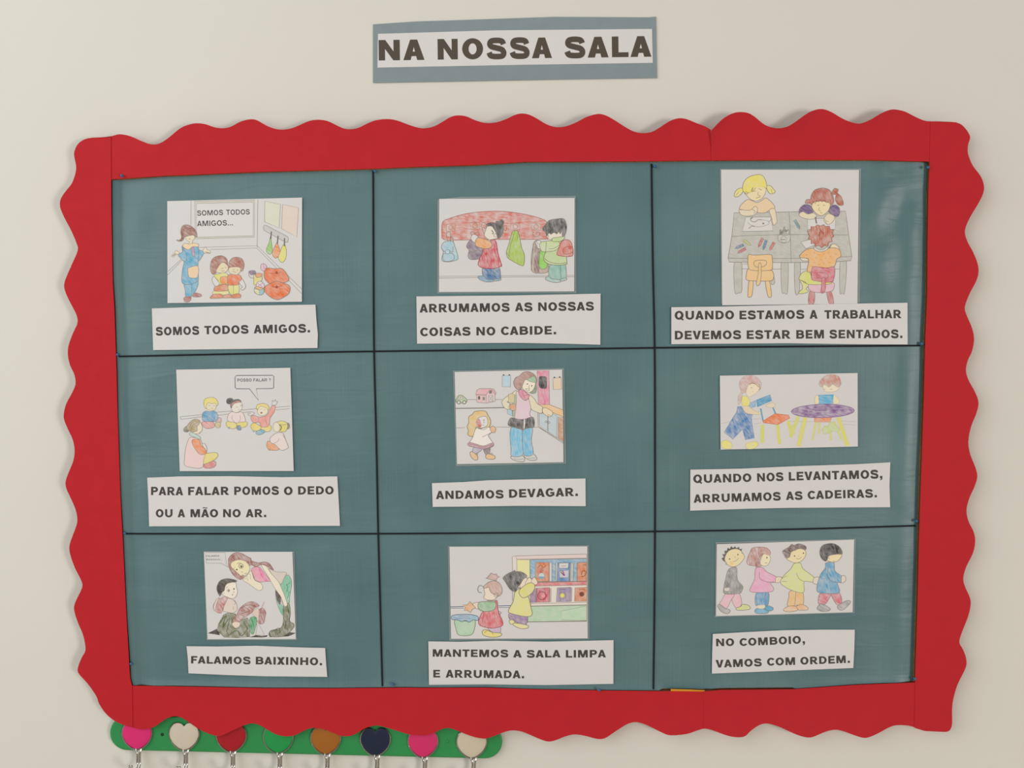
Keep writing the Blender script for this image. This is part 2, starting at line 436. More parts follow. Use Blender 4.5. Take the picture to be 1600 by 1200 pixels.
rim(LEFT_IN, 1, -24, lambda p: [(interp(p, 1, 0, y) - (0.6 if y < 640 or y > 800 else -0.6), y) for y in frange(283, 1069, 20)])
rim(RIGHT_IN, 1, 20, lambda p: [(interp(p, 1, 0, y) + (0.6 if y > 300 else -0.8), y) for y in frange(254, 1063, 12)])

mb = MB(); sheet(mb, P('1048,1076.6 1075,1077.2 1101,1078.4 1101,1083 1048,1083'), D_RIM + 0.1 * MM, D_RIM + 0.25 * MM, M_OCHRE)
mb.build('ochre_strip', root.location.copy(), root, label='thin ochre yellow strip peeking out')

# ------------------------------------------------------------------ blue paper
PINS_L = (281, 554, 834, 1040)
def paper_d(px, py):
    xl, xr = interp(LEFT_IN, 1, 0, py), interp(RIGHT_IN, 1, 0, py)
    yt, yb = interp(TOP_IN, 0, 1, px), interp(BOT_IN, 0, 1, px)
    s, r, t, b = px - xl, xr - px, py - yt, yb - py
    d = 13.2
    d += 0.30 * math.sin(px / 61 + py / 170) + 0.26 * math.sin(py / 43 - px / 210 + 1) + 0.16 * math.sin(px / 23 + py / 31) + 0.12 * math.sin(py / 17 + math.sin(px / 90) * 2)
    near = min(abs(py - q) for q in PINS_L)
    hold = 0.35 + 0.65 * min(1, near / 90.0)
    wob = 2.0 * math.sin(py / 37.0)
    d += (4.2 + 1.2 * hold) * math.exp(-((s - 3) / 5.5) ** 2)                       # rolled left edge
    d -= 1.5 * math.exp(-((s - 15 - wob) / 5.0) ** 2)
    d += 0.9 * hold * math.exp(-((s - 42) / 14.0) ** 2)
    free = min(1, min(abs(py - q) for q in (261, 537, 814, 1061)) / 80.0)
    d += 3.0 * math.exp(-((r - 24) / 14.0) ** 2) * (0.35 + 0.65 * free)
    k = math.exp(-((px - 1398) / 40.0) ** 4) * math.exp(-((py - 365) / 100.0) ** 4)   # creased corner at the upper right
    w1 = (px - 1362) / 15.0 + 0.9 * math.sin((py - 270) / 55.0)
    d += k * (1.9 * math.sin(w1) + 1.1 * math.sin((py - 300) / 24.0 + px / 30.0) + 0.8 * math.sin((px + py) / 14.0) + 1.2)
    k2 = math.exp(-((px - 1395) / 34.0) ** 2) * math.exp(-((py - 264) / 7.0) ** 2)
    d += k2 * 1.8 * math.sin(px / 12.0)
    d += 0.55 * math.exp(-((px - 1385) / 40.0) ** 2) * math.sin((px + 2.2 * (py - 800)) / 19.0) * math.exp(-((py - 890) / 90.0) ** 2)
    d += 0.5 * math.sin((py - 0.3 * px) / 14.0) * math.exp(-((px - 500) / 70.0) ** 2) * math.exp(-((py - 950) / 80.0) ** 2)
    d += 0.6 * math.sin((px + 0.7 * py) / 17.0) * math.exp(-((s - 40) / 35.0) ** 2)
    d -= 1.5 * math.exp(-(r / 7.0) ** 2)
    if not 1030 < px < 1110: d += 3.6 * math.exp(-max(b, 0) / 5.0) * min(1, s / 30.0) * min(1, r / 30.0)
    d = max(d, 11.7)
    return d * MM
def span_axis(a, b):
    return a
NU, NV = 200, 130
rows = []
for j in range(NV + 1):
    v = j / NV
    row = []
    for i in range(NU + 1):
        u = i / NU
        u = u + 0.10 * math.sin(2 * math.pi * u) / (2 * math.pi) * -1.0
        py = 268 + (1072 - 268) * v
        for _ in range(3):
            xl = interp(LEFT_IN, 1, 0, py) + 1.0; xr = interp(RIGHT_IN, 1, 0, py) - 1.2
            px = xl + (xr - xl) * u
            yt = interp(TOP_IN, 0, 1, px) + 0.8
            yb = interp(BOT_IN, 0, 1, px) - (0.3 if not 1030 < px < 1240 else 2.0)
            py = yt + (yb - yt) * v
        q = W(px, py, D_RIM); q.y = -paper_d(px, py); row.append(q)
    rows.append(row)
mb = MB(); grid_slab(mb, rows, 0.25 * MM, M_BLUE)
mb.build('blue_paper_backing', W(815, 665, 13 * MM), label='large blue-green ribbed paper sheet covering the board behind all pictures', cat='paper')

# black cords that divide the paper into nine fields
def cord(label, pts):
    sp = spline(pts, n=12)
    mb = MB(); tube(mb, [W(x, y, paper_d(x, y) + 1.1 * MM) for x, y in sp], 1.35 * MM, M_CORD, 8)
    mb.build('black_cord', W(*pts[1], 14 * MM), label=label, cat='cord', group='black cords dividing the board')
cord('black vertical cord between the left and middle columns of pictures', P('583,267 583.5,400 584.5,548 588,690 591,833 594.5,960 597.5,1072'))
cord('black vertical cord between the middle and right columns of pictures', P('1018,256 1020,400 1023,545 1023.5,690 1023.5,830 1022.5,960 1021,1077'))
cord('black horizontal cord below the top row of captions', P('186,557 300,554.5 440,551.5 583,549 800,546.5 1023,543.5 1240,541.5 1437,540'))
cord('black horizontal cord below the middle row of captions', P('197,834 400,834 591,834 800,832.5 1023,830.5 1240,827 1430,821.5'))

# ------------------------------------------------------------------ push pins
def pin(px, py, where, d=20, tilt=(0.15, -0.2)):
    c = W(px, py, d * MM)
    ax = Vector((tilt[0], -1, tilt[1])).normalized()
    mb = MB()
    ball(mb, c, 2.5 * MM, M_PINBLUE, 14, 9)
    o = mb.build('push_pin', c, label=where, cat='pin', group='blue push pins round the blue paper')
    mb = MB(); tube(mb, [c - ax * 1.5 * MM, c - ax * 7.5 * MM], [0.5 * MM, 0.3 * MM], M_STEEL, 6)
    mb.build('needle', c, o)
for a in [(190.5, 274.5, 'blue pin at the top left corner of the blue paper', 25),
          (586, 267.5, 'blue pin at the top end of the left vertical cord', 19),
          (1023.5, 260, 'blue pin at the top end of the right vertical cord', 19),
          (1450, 261.5, 'blue pin at the top right corner of the blue paper', 24),
          (184, 554, 'blue pin at the left end of the upper horizontal cord', 20),
          (1440.5, 537, 'blue pin at the right end of the upper horizontal cord', 19),
          (195, 833, 'blue pin at the left end of the lower horizontal cord', 20),
          (1432, 814, 'blue pin at the right end of the lower horizontal cord', 19),
          (205, 1037, 'blue pin on the left edge of the blue paper, near its bottom corner', 20),
          (614, 1069, 'blue pin at the bottom edge beside the left vertical cord', 19, (0.9, 0.35)),
          (936.5, 1078, 'blue pin at the bottom edge, under the caption about tidying', 24, (0.9, 0.2)),
          (1429.5, 1060.5, 'blue pin at the bottom right corner of the blue paper', 20)]:
    pin(*a)

# ------------------------------------------------------------------ lettering: bold sans capitals
def rect(a, b, c, d): return [(a, b), (c, b), (c, d), (a, d)]
def arc(cx, cy, rx, ry, a0, a1, tx, ty, n=20):
    out = []
    for i in range(n):
        p, q = (math.radians(a0 + (a1 - a0) * k / n) for k in (i, i + 1))
        o = lambda a: (cx + rx * math.cos(a), cy + ry * math.sin(a))
        e = lambda a: (cx + (rx - tx) * math.cos(a), cy + (ry - ty) * math.sin(a))
        out.append([o(p), o(q), e(q), e(p)])
    return out
def stroke(pts, w):
    v, q = ribbon(spline(pts, n=6), w)
    return [[v[i] for i in f] for f in q]
def glyphs(V, H):
    """letter shapes for a stem width V and bar height H (cap height 1)"""
    ST = rect(0, 0, V, 1)
    ax = V * .53
    A = [[(0, 0), (V * 1.1, 0), (.5, 1 - 1.15 * V), (.5, 1), (.5 - ax, 1)], [(1, 0), (1 - V * 1.1, 0), (.5, 1 - 1.15 * V), (.5, 1), (.5 + ax, 1)], rect(.2, .19, .8, .19 + H * .95)]
    Pp = [ST, rect(V - .01, 1 - H, .5, 1), rect(V - .01, .35, .5, .35 + H)] + arc(.5, .675, .40, .325, -90, 90, V, H)
    O = arc(.5, .5, .52, .515, 0, 360, V * 1.02, H * 1.05, 36)
    h = H / 2
    S = stroke([(.80, .70), (.72, .85), (.46, 1.01 - h), (.2, .86), (.125, .72), (.2, .6), (.45, .525), (.72, .44), (.81, .28), (.73, .135), (.45, h - .01), (.17, .15), (.085, .31)], (V + H) / 2)
    return {
     'A': (A, 0, 0), 'Ã': (A + stroke([(.24, 1.10), (.33, 1.2), (.5, 1.16), (.66, 1.12), (.76, 1.22)], .1), 0, 0),
     'B': ([ST, rect(V - .01, 1 - H, .55, 1), rect(V - .01, .41, .55, .41 + H), rect(V - .01, 0, .55, H)] + arc(.52, .5 + .41 / 2, .40, .295, -90, 90, V, H) + arc(.55, .205 + H / 2, .42, .205 + H / 2, -90, 90, V, H), .1, .05),
     'C': (arc(.5, .5, .52, .515, 36, 324, V * 1.02, H * 1.05, 32), .06, .03),
     'D': ([ST, rect(V - .01, 1 - H, .44, 1), rect(V - .01, 0, .44, H)] + arc(.43, .5, .54, .5, -90, 90, V, H), .1, .06),
     'E': ([ST, rect(V - .01, 1 - H, .82, 1), rect(V - .01, .5 - h, .77, .5 + h), rect(V - .01, 0, .84, H)], .1, .05),
     'F': ([ST, rect(V - .01, 1 - H, .78, 1), rect(V - .01, .49 - h, .69, .49 + h)], .1, .03),
     'G': (arc(.5, .5, .52, .515, 38, 318, V * 1.02, H * 1.05, 32) + [rect(.52, .36, 1.0, .36 + H * .92), rect(1 - V * .9, .12, 1.0, .45)], .06, .09),
     'H': ([ST, rect(1 - V, 0, 1, 1), rect(V - .01, .5 - h, 1 - V + .01, .5 + h)], .1, .1),
     'I': ([ST], .1, .1), 'L': ([ST, rect(V - .01, 0, .79, H)], .1, .03),
     'M': ([rect(0, 0, V * .9, 1), rect(1.2 - V * .9, 0, 1.2, 1), [(.05, 1), (.1 + V, 1), (.6 + V * .45, 0), (.6 - V * .45, 0)], [(1.15, 1), (1.1 - V, 1), (.6 - V * .45, 0), (.6 + V * .45, 0)]], .1, .1),
     'N': ([rect(0, 0, V * .95, 1), rect(1 - V * .95, 0, 1, 1), [(0, 1), (V, 1), (1, 0), (1 - V, 0)]], .1, .1),
     'O': (O, .06, .06), 'P': (Pp, .1, .05),
     'Q': (O + [[(.53, .23), (.66, .38), (1.05, .0), (.91, -.13)]], .06, .06),
     'R': (Pp + [[(.40 - V * .3, .42), (.40 + V * .85, .42), (1.02, 0), (1.02 - V * 1.25, 0)]], .1, 0),
     'S': (S, .05, .05),
     'T': ([rect(0, 1 - H, .88, 1), rect(.44 - V / 2, 0, .44 + V / 2, 1)], .03, .03),
     'U': ([rect(0, .38, V, 1), rect(1 - V, .38, 1, 1)] + arc(.5, .39, .5, .405, 180, 360, V, H * 1.03), .1, .1),
     'V': ([[(0, 1), (V * 1.12, 1), (.5, 1.1 * V), (.5, 0), (.5 - ax, 0)], [(1, 1), (1 - V * 1.12, 1), (.5, 1.1 * V), (.5, 0), (.5 + ax, 0)]], 0, 0),
     'X': ([[(0, 1), (V * 1.25, 1), (1, 0), (1 - V * 1.25, 0)], [(1 - V * 1.25, 1), (1, 1), (V * 1.25, 0), (0, 0)]], 0, 0),
     '.': ([rect(0, 0, V, V)], .1, .1),
     ',': ([rect(0, 0, V, V), [(V * .45, .01), (V, .01), (V * .92, -.1), (.06, -.25), (0, -.18), (.1, -.09)]], .1, .1),
     '?': (stroke([(.08, .68), (.14, .86), (.38, .91), (.62, .83), (.64, .68), (.46, .5), (.42, .29)], .2) + [rect(.31, 0, .54, .2)], .1, .1),
    }
BOLD, HEAVY, MEDIUM = glyphs(.29, .215), glyphs(.315, .235), glyphs(.2, .17)
def word(mb, text, x0, y0, x1, y1, cap, d, m, track=.04, face=None):
    """a word whose ink runs from (x0, y0) to (x1, y1) along its baseline, in photo pixels"""
    polys = []; pen = 0
    for i, ch in enumerate(text):
        g, l, r = (face or BOLD)[ch]
        pen += l if i else 0
        lo = min(p[0] for q in g for p in q); wd = max(p[0] for q in g for p in q)
        polys += [[(pen + p[0] - lo, p[1]) for p in q] for q in g]
        pen += wd - lo + r + track
    tot = max(p[0] for q in polys for p in q)
    ex = Vector((x1 - x0, y1 - y0)); L = ex.length; e = ex / L
    up = Vector((e.y, -e.x))
    sx = L / tot
    for i, q in enumerate(polys):
        pts = [(x0 + e.x * p[0] * sx + up.x * p[1] * cap, y0 + e.y * p[0] * sx + up.y * p[1] * cap) for p in q]
        mb.add([W(x, y, d + 0.003 * MM * (i % 9)) for x, y in pts], tess(pts), m)

def scaled(words, ox, oy, s):
    return [(t, ox + a / s, oy + b / s, ox + c / s, oy + e / s, cap / s) for t, a, b, c, e, cap in words]

def caption(label, ox, oy, s, outline, words, d=15.6 * MM):
    pts = [(ox + x / s, oy + y / s) for x, y in P(outline)]
    o = W(sum(p[0] for p in pts) / len(pts), sum(p[1] for p in pts) / len(pts), d)
    mb = MB(); sheet(mb, pts, d - 0.35 * MM, d, M_PAPER)
    c = mb.build('caption_strip', o, label=label, cat='caption', group='white caption strips')
    mb, last = MB(), -1
    for w in scaled(words, ox, oy, s):
        if w[1] < last:                                  # the second line of writing
            mb.build('lettering', o, c); mb = MB()
        last = w[1]
        word(mb, *w, d + 0.06 * MM, M_INK)
    mb.build('lettering', o, c)

caption('white caption strip reading SOMOS TODOS AMIGOS.', 220, 460, 5.333,
        '92,117 600,100 1000,92 1455,85 1462,200 1475,330 1472,446 800,455 103,464',
        [('SOMOS', 125, 343, 487, 335, 70), ('TODOS', 530, 333, 898, 326, 70), ('AMIGOS.', 941, 325, 1410, 317, 70)])
caption('white two-line caption strip about tidying things on the coat rack, ARRUMAMOS AS NOSSAS COISAS', 640, 450, 5,
        '53,66 800,58 1492,44 1490,443 1200,435 800,428 58,435',
        [('ARRUMAMOS', 78, 192, 782, 184, 67), ('AS', 823, 183, 960, 181, 67), ('NOSSAS', 1005, 180, 1440, 175, 67),
         ('COISAS', 83, 377, 476, 371, 66), ('NO', 522, 371, 670, 370, 66), ('CABIDE.', 714, 368, 1145, 362, 66)])
caption('white two-line caption strip about sitting well, overlapping the desk picture', 1030, 460, 4,
        '76,80 385,76 800,66 1240,57 1552,52 1553,313 1200,311 800,305 76,311',
        [('QUANDO', 97, 158, 468, 155, 54), ('ESTAMOS', 502, 156, 907, 152, 54), ('A', 940, 152, 990, 151.5, 54), ('TRABALHAR', 1033, 152, 1515, 149, 53),
         ('DEVEMOS', 98, 282, 512, 279, 54), ('ESTAR', 547, 279, 822, 277, 54), ('BEM', 857, 277, 1030, 275, 54), ('SENTADOS.', 1064, 275, 1520, 273, 53)], 16.9 * MM)
caption('white two-line caption strip reading PARA FALAR POMOS O DEDO OU A MÃO NO AR.', 220, 730, 5,
        '50,82 300,72 700,70 1100,78 1535,72 1548,300 1556,458 800,460 65,462 60,280',
        [('PARA', 80, 218, 331, 220, 65), ('FALAR', 370, 219, 691, 217, 65), ('POMOS', 730, 217, 1079, 215, 65), ('O', 1118, 217, 1186, 217, 65), ('DEDO', 1229, 214, 1507, 212, 64),
         ('OU', 117, 391, 248, 391, 63), ('A', 288, 391, 346, 391, 63), ('MÃO', 388, 391, 604, 391, 63), ('NO', 643, 391, 780, 391, 63), ('AR.', 820, 391, 980, 390, 63)])
caption('small white caption strip reading ANDAMOS DEVAGAR.', 660, 735, 5.926,
        '88,118 380,108 600,92 1000,82 1510,75 1512,331 900,328 400,335 95,338',
        [('ANDAMOS', 125, 266, 752, 258, 76), ('DEVAGAR.', 803, 254, 1440, 237, 78)])
caption('white two-line caption strip about putting chairs back, QUANDO NOS LEVANTAMOS', 1060, 710, 4.706,
        '88,112 450,105 900,85 1300,72 1558,58 1552,230 1557,388 800,393 500,400 86,414',
        [('QUANDO', 110, 211, 537, 202, 62), ('NOS', 580, 201, 773, 194, 62), ('LEVANTAMOS,', 812, 193, 1500, 176, 63),
         ('ARRUMAMOS', 112, 356, 753, 338, 61), ('AS', 791, 335, 913, 333, 61), ('CADEIRAS.', 951, 330, 1460, 316, 61)])
caption('small white caption strip reading FALAMOS BAIXINHO.', 280, 1000, 6.667,
        '76,65 400,68 800,60 1200,76 1520,84 1530,240 1542,384 900,378 500,365 97,347 90,200',
        [('FALAMOS', 123, 244, 743, 253, 77), ('BAIXINHO.', 797, 254, 1488, 264, 80)])
caption('white two-line caption strip reading MANTEMOS A SALA LIMPA E ARRUMADA.', 660, 990, 5.161,
        '48,63 300,66 600,57 1000,65 1300,58 1541,53 1540,405 1000,415 500,409 53,413',
        [('MANTEMOS', 83, 186, 692, 191, 60), ('A', 731, 193, 801, 193, 60), ('SALA', 841, 194, 1114, 192, 60), ('LIMPA', 1157, 194, 1480, 192, 61),
         ('E', 88, 354, 143, 354, 62), ('ARRUMADA.', 187, 355, 820, 361, 63)])
caption('white two-line caption strip reading NO COMBOIO, VAMOS COM ORDEM.', 1100, 975, 6.4,
        '88,100 400,82 800,62 1200,56 1508,57 1503,250 1493,440 900,463 500,480 79,496 82,300',
        [('NO', 122, 223, 302, 219, 76), ('COMBOIO,', 357, 221, 1010, 194, 77),
         ('VAMOS', 117, 437, 578, 422, 77), ('COM', 631, 417, 912, 409, 77), ('ORDEM.', 965, 407, 1460, 389, 76)])

# title sign straight on the wall
pts = P('583,38 650,33.5 713,31.5 866,26.3 1013,27 1025,26 1026.7,121.8 880,124 583,129.4')
o = W(805, 78, 0.002)
mb = MB(); sheet(mb, pts, 0.4 * MM, 2.0 * MM, M_SLATE)
c = mb.build('title_sign', o, label='grey-blue card title sign reading NA NOSSA SALA above the board', cat='sign')
mb = MB(); sheet(mb, P('590.6,52.9 774,47.4 1018.8,45.2 1020,98.2 800,101.5 589.7,105.6'), 2.05 * MM, 2.4 * MM, M_PAPER)
st = mb.build('paper_strip', o, c, label='white paper strip with the title')
mb = MB()
for w in [('NA', 591.9, 94.6, 663.3, 93.6, 32), ('NOSSA', 684, 93.2, 862.6, 90.6, 32.2), ('SALA', 882.2, 90.6, 1017.9, 88.6, 32.4)]:
    word(mb, *w, 2.5 * MM, M_TITLEINK, .06, HEAVY)
mb.build('lettering', o, st)

# ------------------------------------------------------------------ the nine coloured drawings
INK = (126, 119, 109)
class Pic:
    """a picture card; coordinates are those of a crop at (ox, oy) magnified s times"""
    def __init__(self, label, ox, oy, s, card, film=None, d=15.5 * MM):
        self.ox, self.oy, self.s, self.d = ox, oy, s, d
        pts = self.px(P(card))
        self.o = W(sum(p[0] for p in pts) / len(pts), sum(p[1] for p in pts) / len(pts), d)
        mb = MB(); sheet(mb, pts, d - 0.35 * MM, d, M_PAPER)
        self.root = mb.build('picture_card', self.o, label=label, cat='picture', group='coloured-in pictures on the board')
        if film:
            fp = self.px(P(film))
            mb = MB(); sheet(mb, fp, d - 0.7 * MM, d - 0.45 * MM, M_FILM)
            v, q = ribbon(fp, 1.1, True)
            mb.add([W(x, y, d - 0.40 * MM) for x, y in v], q, M_FILMEDGE)
            mb.build('laminate_sleeve', self.o, self.root, label='clear laminate margin')
        self.n = 0; self.mb = None
    def px(self, pts):
        return [(self.ox + x / self.s, self.oy + y / self.s) for x, y in pts]
    def lay(self):
        self.n += 1
        return self.d + (0.04 + 0.003 * self.n) * MM
    def fig(self, name):
        self.end(); self.mb = MB(); self.name = name
    def end(self):
        if self.mb and self.mb.f: self.mb.build(self.name, self.o, self.root)
        self.mb = None
    def f(self, rgb, s, ol=5, sm=True, streak=0.3, ang=0.9, lc=INK):
        pts = self.px(P(s))
        if sm: pts = spline(pts, True, 4)
        d = self.lay()
        self.mb.add([W(x, y, d) for x, y in pts], tess(pts), crayon(rgb, streak, ang))
        if ol: self._line(pts, ol, lc, True)
    def _line(self, pts, w, c, closed=False):
        d = self.lay()
        v, q = ribbon(pts, 0.85 * w / self.s, closed)
        vv = [W(x, y, d) for x, y in v]
        qq = [f if (vv[f[1]] - vv[f[0]]).cross(vv[f[2]] - vv[f[0]]).y < 0 else f[::-1] for f in q]
        self.mb.add(vv, qq, ink(c))
    def l(self, s, w=5, c=INK, sm=True, closed=False):
        pts = self.px(P(s))
        if sm: pts = spline(pts, closed, 4)
        self._line(pts, w, c, closed)
    def dot(self, x, y, r, rgb=INK, ol=0):
        k = ' '.join('%g,%g' % (x + r * math.cos(a * math.pi / 5), y + r * math.sin(a * math.pi / 5)) for a in range(10))
        self.f(rgb, k, ol, True, 0.0)
    def circ(self, x, y, r, w=5, c=INK):
        k = ' '.join('%g,%g' % (x + r * math.cos(a * math.pi / 6), y + r * math.sin(a * math.pi / 6)) for a in range(12))
        self.l(k, w, c, True, True)
    def text(self, words, c=(72, 68, 64)):
        for w in scaled(words, self.ox, self.oy, self.s): word(self.mb, *w, self.lay(), ink(c), .04, MEDIUM)
    def eyes(self, *pts):
        for x, y in pts: self.dot(x, y, 7, (70, 62, 55))
WHITE, SKIN, BARE = (203, 200, 199), (224, 206, 172), (214, 206, 190)

# 1 teacher and two friends
p = Pic('white picture card of a teacher beside two hugging children and orange cushions', 250, 300, 6.667, '75,95 1480,58 1478,1143 78,1157')
p.fig('drawn_classroom')
p.l('322,90 322,345', 4, sm=False); p.l('1020,74 1012,575', 5, sm=False)
p.f((190, 186, 178), '360,97 985,83 983,470 368,488', 4, False, .15); p.f(WHITE, '380,120 970,106 968,455 382,470', 4, False, 0)
p.l('400,577 1012,560 1475,1010', 4, sm=False); p.l('520,600 1008,584 1475,1058', 4, sm=False)
p.l('80,830 215,705', 4); p.l('78,865 235,705', 4)
p.fig('drawn_poster'); p.f((207, 207, 186), '1092,95 1255,130 1240,375 1090,310', 5, False, .3); p.fig('drawn_poster'); p.f((214, 196, 182), '1278,130 1443,165 1425,470 1265,380', 5, False, .25)
p.fig('drawn_board_writing')
p.text([('SOMOS', 387, 247, 657, 240, 54), ('TODOS', 690, 239, 935, 233, 54), ('AMIGOS...', 387, 357, 760, 347, 56)])
p.fig('drawn_towel_rack')
p.f((186, 186, 182), '1085,345 1110,350 1330,465 1338,490 1330,525 1310,525 1085,400 1075,375', 5, False, .2)
p.fig('drawn_towel'); p.f((140, 190, 95), '1152,470 1170,600 1160,635 1140,650 1112,625 1110,590 1135,530', 5); p.l('1160,412 1153,490', 14, (105, 100, 95)); p.fig('drawn_towel'); p.f((222, 140, 70), '1220,530 1250,610 1240,660 1205,690 1172,655 1175,610 1200,560', 5)
p.l('1230,455 1222,540', 14, (105, 100, 95)); p.fig('drawn_towel'); p.f((214, 208, 96), '1288,545 1315,600 1310,690 1270,735 1232,690 1245,640', 5)
p.l('1297,480 1296,565', 14, (105, 100, 95))
p.fig('drawn_teacher')
p.f((222, 208, 180), '122,660 150,640 165,610 195,625 200,645 165,655 135,680', 4); p.f((222, 208, 180), '445,612 478,572 490,600 520,612 525,640 490,640 450,635', 4)
p.l('130,668 170,640', 8, (130, 110, 95)); p.l('470,625 520,635', 8, (130, 110, 95))
p.f((86, 162, 194), '258,950 390,935 385,1000 350,1060 325,1085 270,1090 262,1020', 5)
p.l('335,960 325,1080', 4)
p.f((160, 88, 84), '345,1062 375,1050 425,1065 432,1085 400,1095 340,1090', 4); p.f((160, 88, 84), '255,1095 320,1090 322,1120 300,1145 260,1145 248,1125', 4)
p.f((86, 162, 194), '400,610 455,625 445,660 398,722', 5)
p.f((80, 158, 192), '228,565 265,592 330,572 395,575 405,640 398,700 395,780 400,920 385,935 320,960 250,960 225,920 235,800 250,720', 5)
p.f((80, 158, 192), '228,565 238,620 190,650 205,680 240,715 275,715 272,640', 5)
p.f((238, 192, 156), '290,795 300,790 395,772 390,885 340,895 300,880', 4, True, .2)
p.f((170, 128, 160), '328,570 350,575 362,650 350,675 330,640', 4)
p.f(SKIN, '265,470 320,450 352,450 362,480 340,510 330,545 300,540 310,520 285,505', 4)
p.f((238, 196, 158), '235,560 260,535 310,542 360,532 400,545 395,570 340,570 300,600 265,590', 4, True, .2)
p.f((140, 84, 66), '250,345 300,345 350,375 380,420 385,472 350,450 320,452 260,465 240,500 205,515 170,500 205,500 225,470 215,420 225,370', 5)
p.l('300,487 318,492', 5, (90, 70, 60)); p.l('262,355 300,380 340,380', 4, (90, 60, 50))
p.fig('drawn_child')
p.f((212, 206, 110), '560,870 620,850 700,850 705,960 620,965 610,930 585,900', 4); p.f((226, 140, 66), '630,890 705,885 700,950 640,955', 4)
p.f((214, 208, 130), '565,1032 700,1028 705,1068 560,1068', 4); p.f((204, 116, 62), '580,975 620,965 700,965 715,1010 680,1030 565,1030', 5)
p.f((204, 112, 58), '525,1095 560,1065 640,1065 655,1095 640,1105 530,1108', 5)
p.f(WHITE, '545,895 565,880 590,910 620,950 600,978 570,975 545,930', 5, True, 0)
p.f((158, 96, 78), '525,760 545,700 590,670 650,665 695,700 708,770 690,800 600,800 585,840 555,858 530,830', 5)
p.f((218, 202, 166), '600,790 645,735 690,752 712,790 690,830 650,845 610,840 585,830', 4); p.l('640,800 660,790', 5); p.l('675,785 690,790', 5); p.l('635,822 670,822', 4)
p.fig('drawn_child')
p.f((212, 208, 112), '715,972 815,965 820,1050 780,1065 740,1065 720,1040', 4); p.l('765,975 765,1060', 4)
p.f((204, 112, 58), '655,1090 690,1068 745,1075 750,1100 660,1103', 5); p.f((204, 112, 58), '745,1085 790,1060 835,1065 842,1090 830,1102 750,1104', 5)
p.f(WHITE, '815,920 855,905 890,970 885,1000 860,1022 840,1010 860,990 830,955', 5, True, 0)
p.f((216, 106, 48), '710,870 760,855 830,865 850,910 820,940 815,965 720,970 705,930', 5)
p.f((164, 92, 74), '720,760 725,720 760,685 810,680 855,700 875,750 868,800 840,825 720,815', 5)
p.f((218, 202, 166), '715,800 745,782 830,785 835,830 800,860 750,855 720,835', 4); p.l('755,828 795,838', 5); p.l('760,808 775,812', 5); p.l('800,815 815,812', 5)
p.fig('drawn_toy_block')
p.f((206, 190, 196), '930,825 985,820 995,850 990,890 945,893 925,860', 5); p.f((122, 92, 132), '930,825 985,820 995,852 945,862', 5)
p.fig('drawn_toy_block')
p.f((214, 200, 96), '985,860 1055,870 1062,905 1050,930 985,970 978,910', 5); p.f((212, 136, 58), '1000,850 1060,850 1055,880 1005,890', 5)
p.fig('drawn_toy_block')
p.f((214, 178, 196), '1055,755 1085,748 1110,775 1100,815 1070,820 1050,795', 5); p.l('1075,750 1085,790 1105,795', 4)
p.fig('drawn_toy_block')
p.f((214, 196, 202), '1010,945 1050,930 1085,965 1080,1000 1040,1015 1005,990', 5); p.l('1015,950 1075,995', 4, (170, 90, 130)); p.l('1070,950 1015,985', 4, (170, 90, 130))
p.fig('drawn_toy_block')
p.f((120, 178, 196), '985,1000 1005,985 1075,1005 1075,1060 1030,1072 985,1045', 5); p.f((226, 160, 96), '990,998 1010,985 1070,1005 1045,1020', 4); p.f((206, 204, 160), '985,1010 1030,1022 1030,1070 988,1045', 4)
p.fig('drawn_cushion')
p.f((214, 108, 50), '1090,820 1120,792 1200,800 1260,795 1300,825 1335,885 1340,920 1290,945 1200,940 1150,960 1095,910 1083,860', 6, True, .25)
p.l('1150,845 1220,850 1260,830', 5, (150, 75, 40)); p.dot(1215, 838, 12, (150, 75, 40))
p.fig('drawn_cushion')
p.f((214, 108, 50), '1100,980 1160,950 1210,930 1270,945 1340,970 1355,1010 1340,1060 1280,1100 1225,1122 1160,1100 1100,1050 1085,1020', 6, True, .25)
p.l('1160,985 1220,990 1270,975', 5, (150, 75, 40)); p.dot(1215, 990, 14, (150, 75, 40))
p.end()

# 2 coat hooks
p = Pic('white picture card of two children hanging bags on a red coat rail', 675, 295, 6.667, '75,105 1485,95 1482,1068 72,1075', '62,112 300,88 1494,78 1500,1080 58,1086')
p.fig('drawn_coat_rail')
p.l('72,912 780,905 1482,900', 4); p.l('72,930 780,920 1482,915', 5)
p.f((206, 112, 96), '110,350 180,310 330,265 480,243 640,233 800,240 980,268 1120,305 1185,335 1195,380 1190,500 1170,525 600,528 200,535 120,525 102,490', 6, True, .55, 1.4, (150, 80, 70))
for a in ('150,370 240,365 240,440 150,445', '400,350 495,350 495,420 400,420', '820,365 910,355 915,425 820,430', '1030,355 1125,360 1135,430 1040,425'):
    p.f((206, 140, 122), a, 4, False, .5, lc=(140, 90, 80))
p.circ(195, 405, 22, 4); p.circ(450, 385, 26, 4); p.circ(868, 392, 24, 4); p.circ(1085, 395, 24, 4)
p.l('1060,450 1050,470 1075,500 1115,490 1120,455 1095,450 1088,475', 6); p.circ(425, 465, 20, 6)
p.fig('drawn_bag')
p.l('165,550 148,470 172,450 192,465 192,550', 6); p.l('188,545 205,490 232,585', 6)
p.f((152, 190, 204), '105,580 140,550 215,550 235,590 265,680 270,730 240,748 170,762 115,755 100,730 118,660 100,620', 6)
p.l('118,680 215,675 225,740 130,755', 6, closed=True); p.l('100,620 130,655 170,640 215,660 218,600', 6); p.f((170, 202, 214), '140,645 180,640 178,675 150,675', 5)
p.fig('drawn_bag')
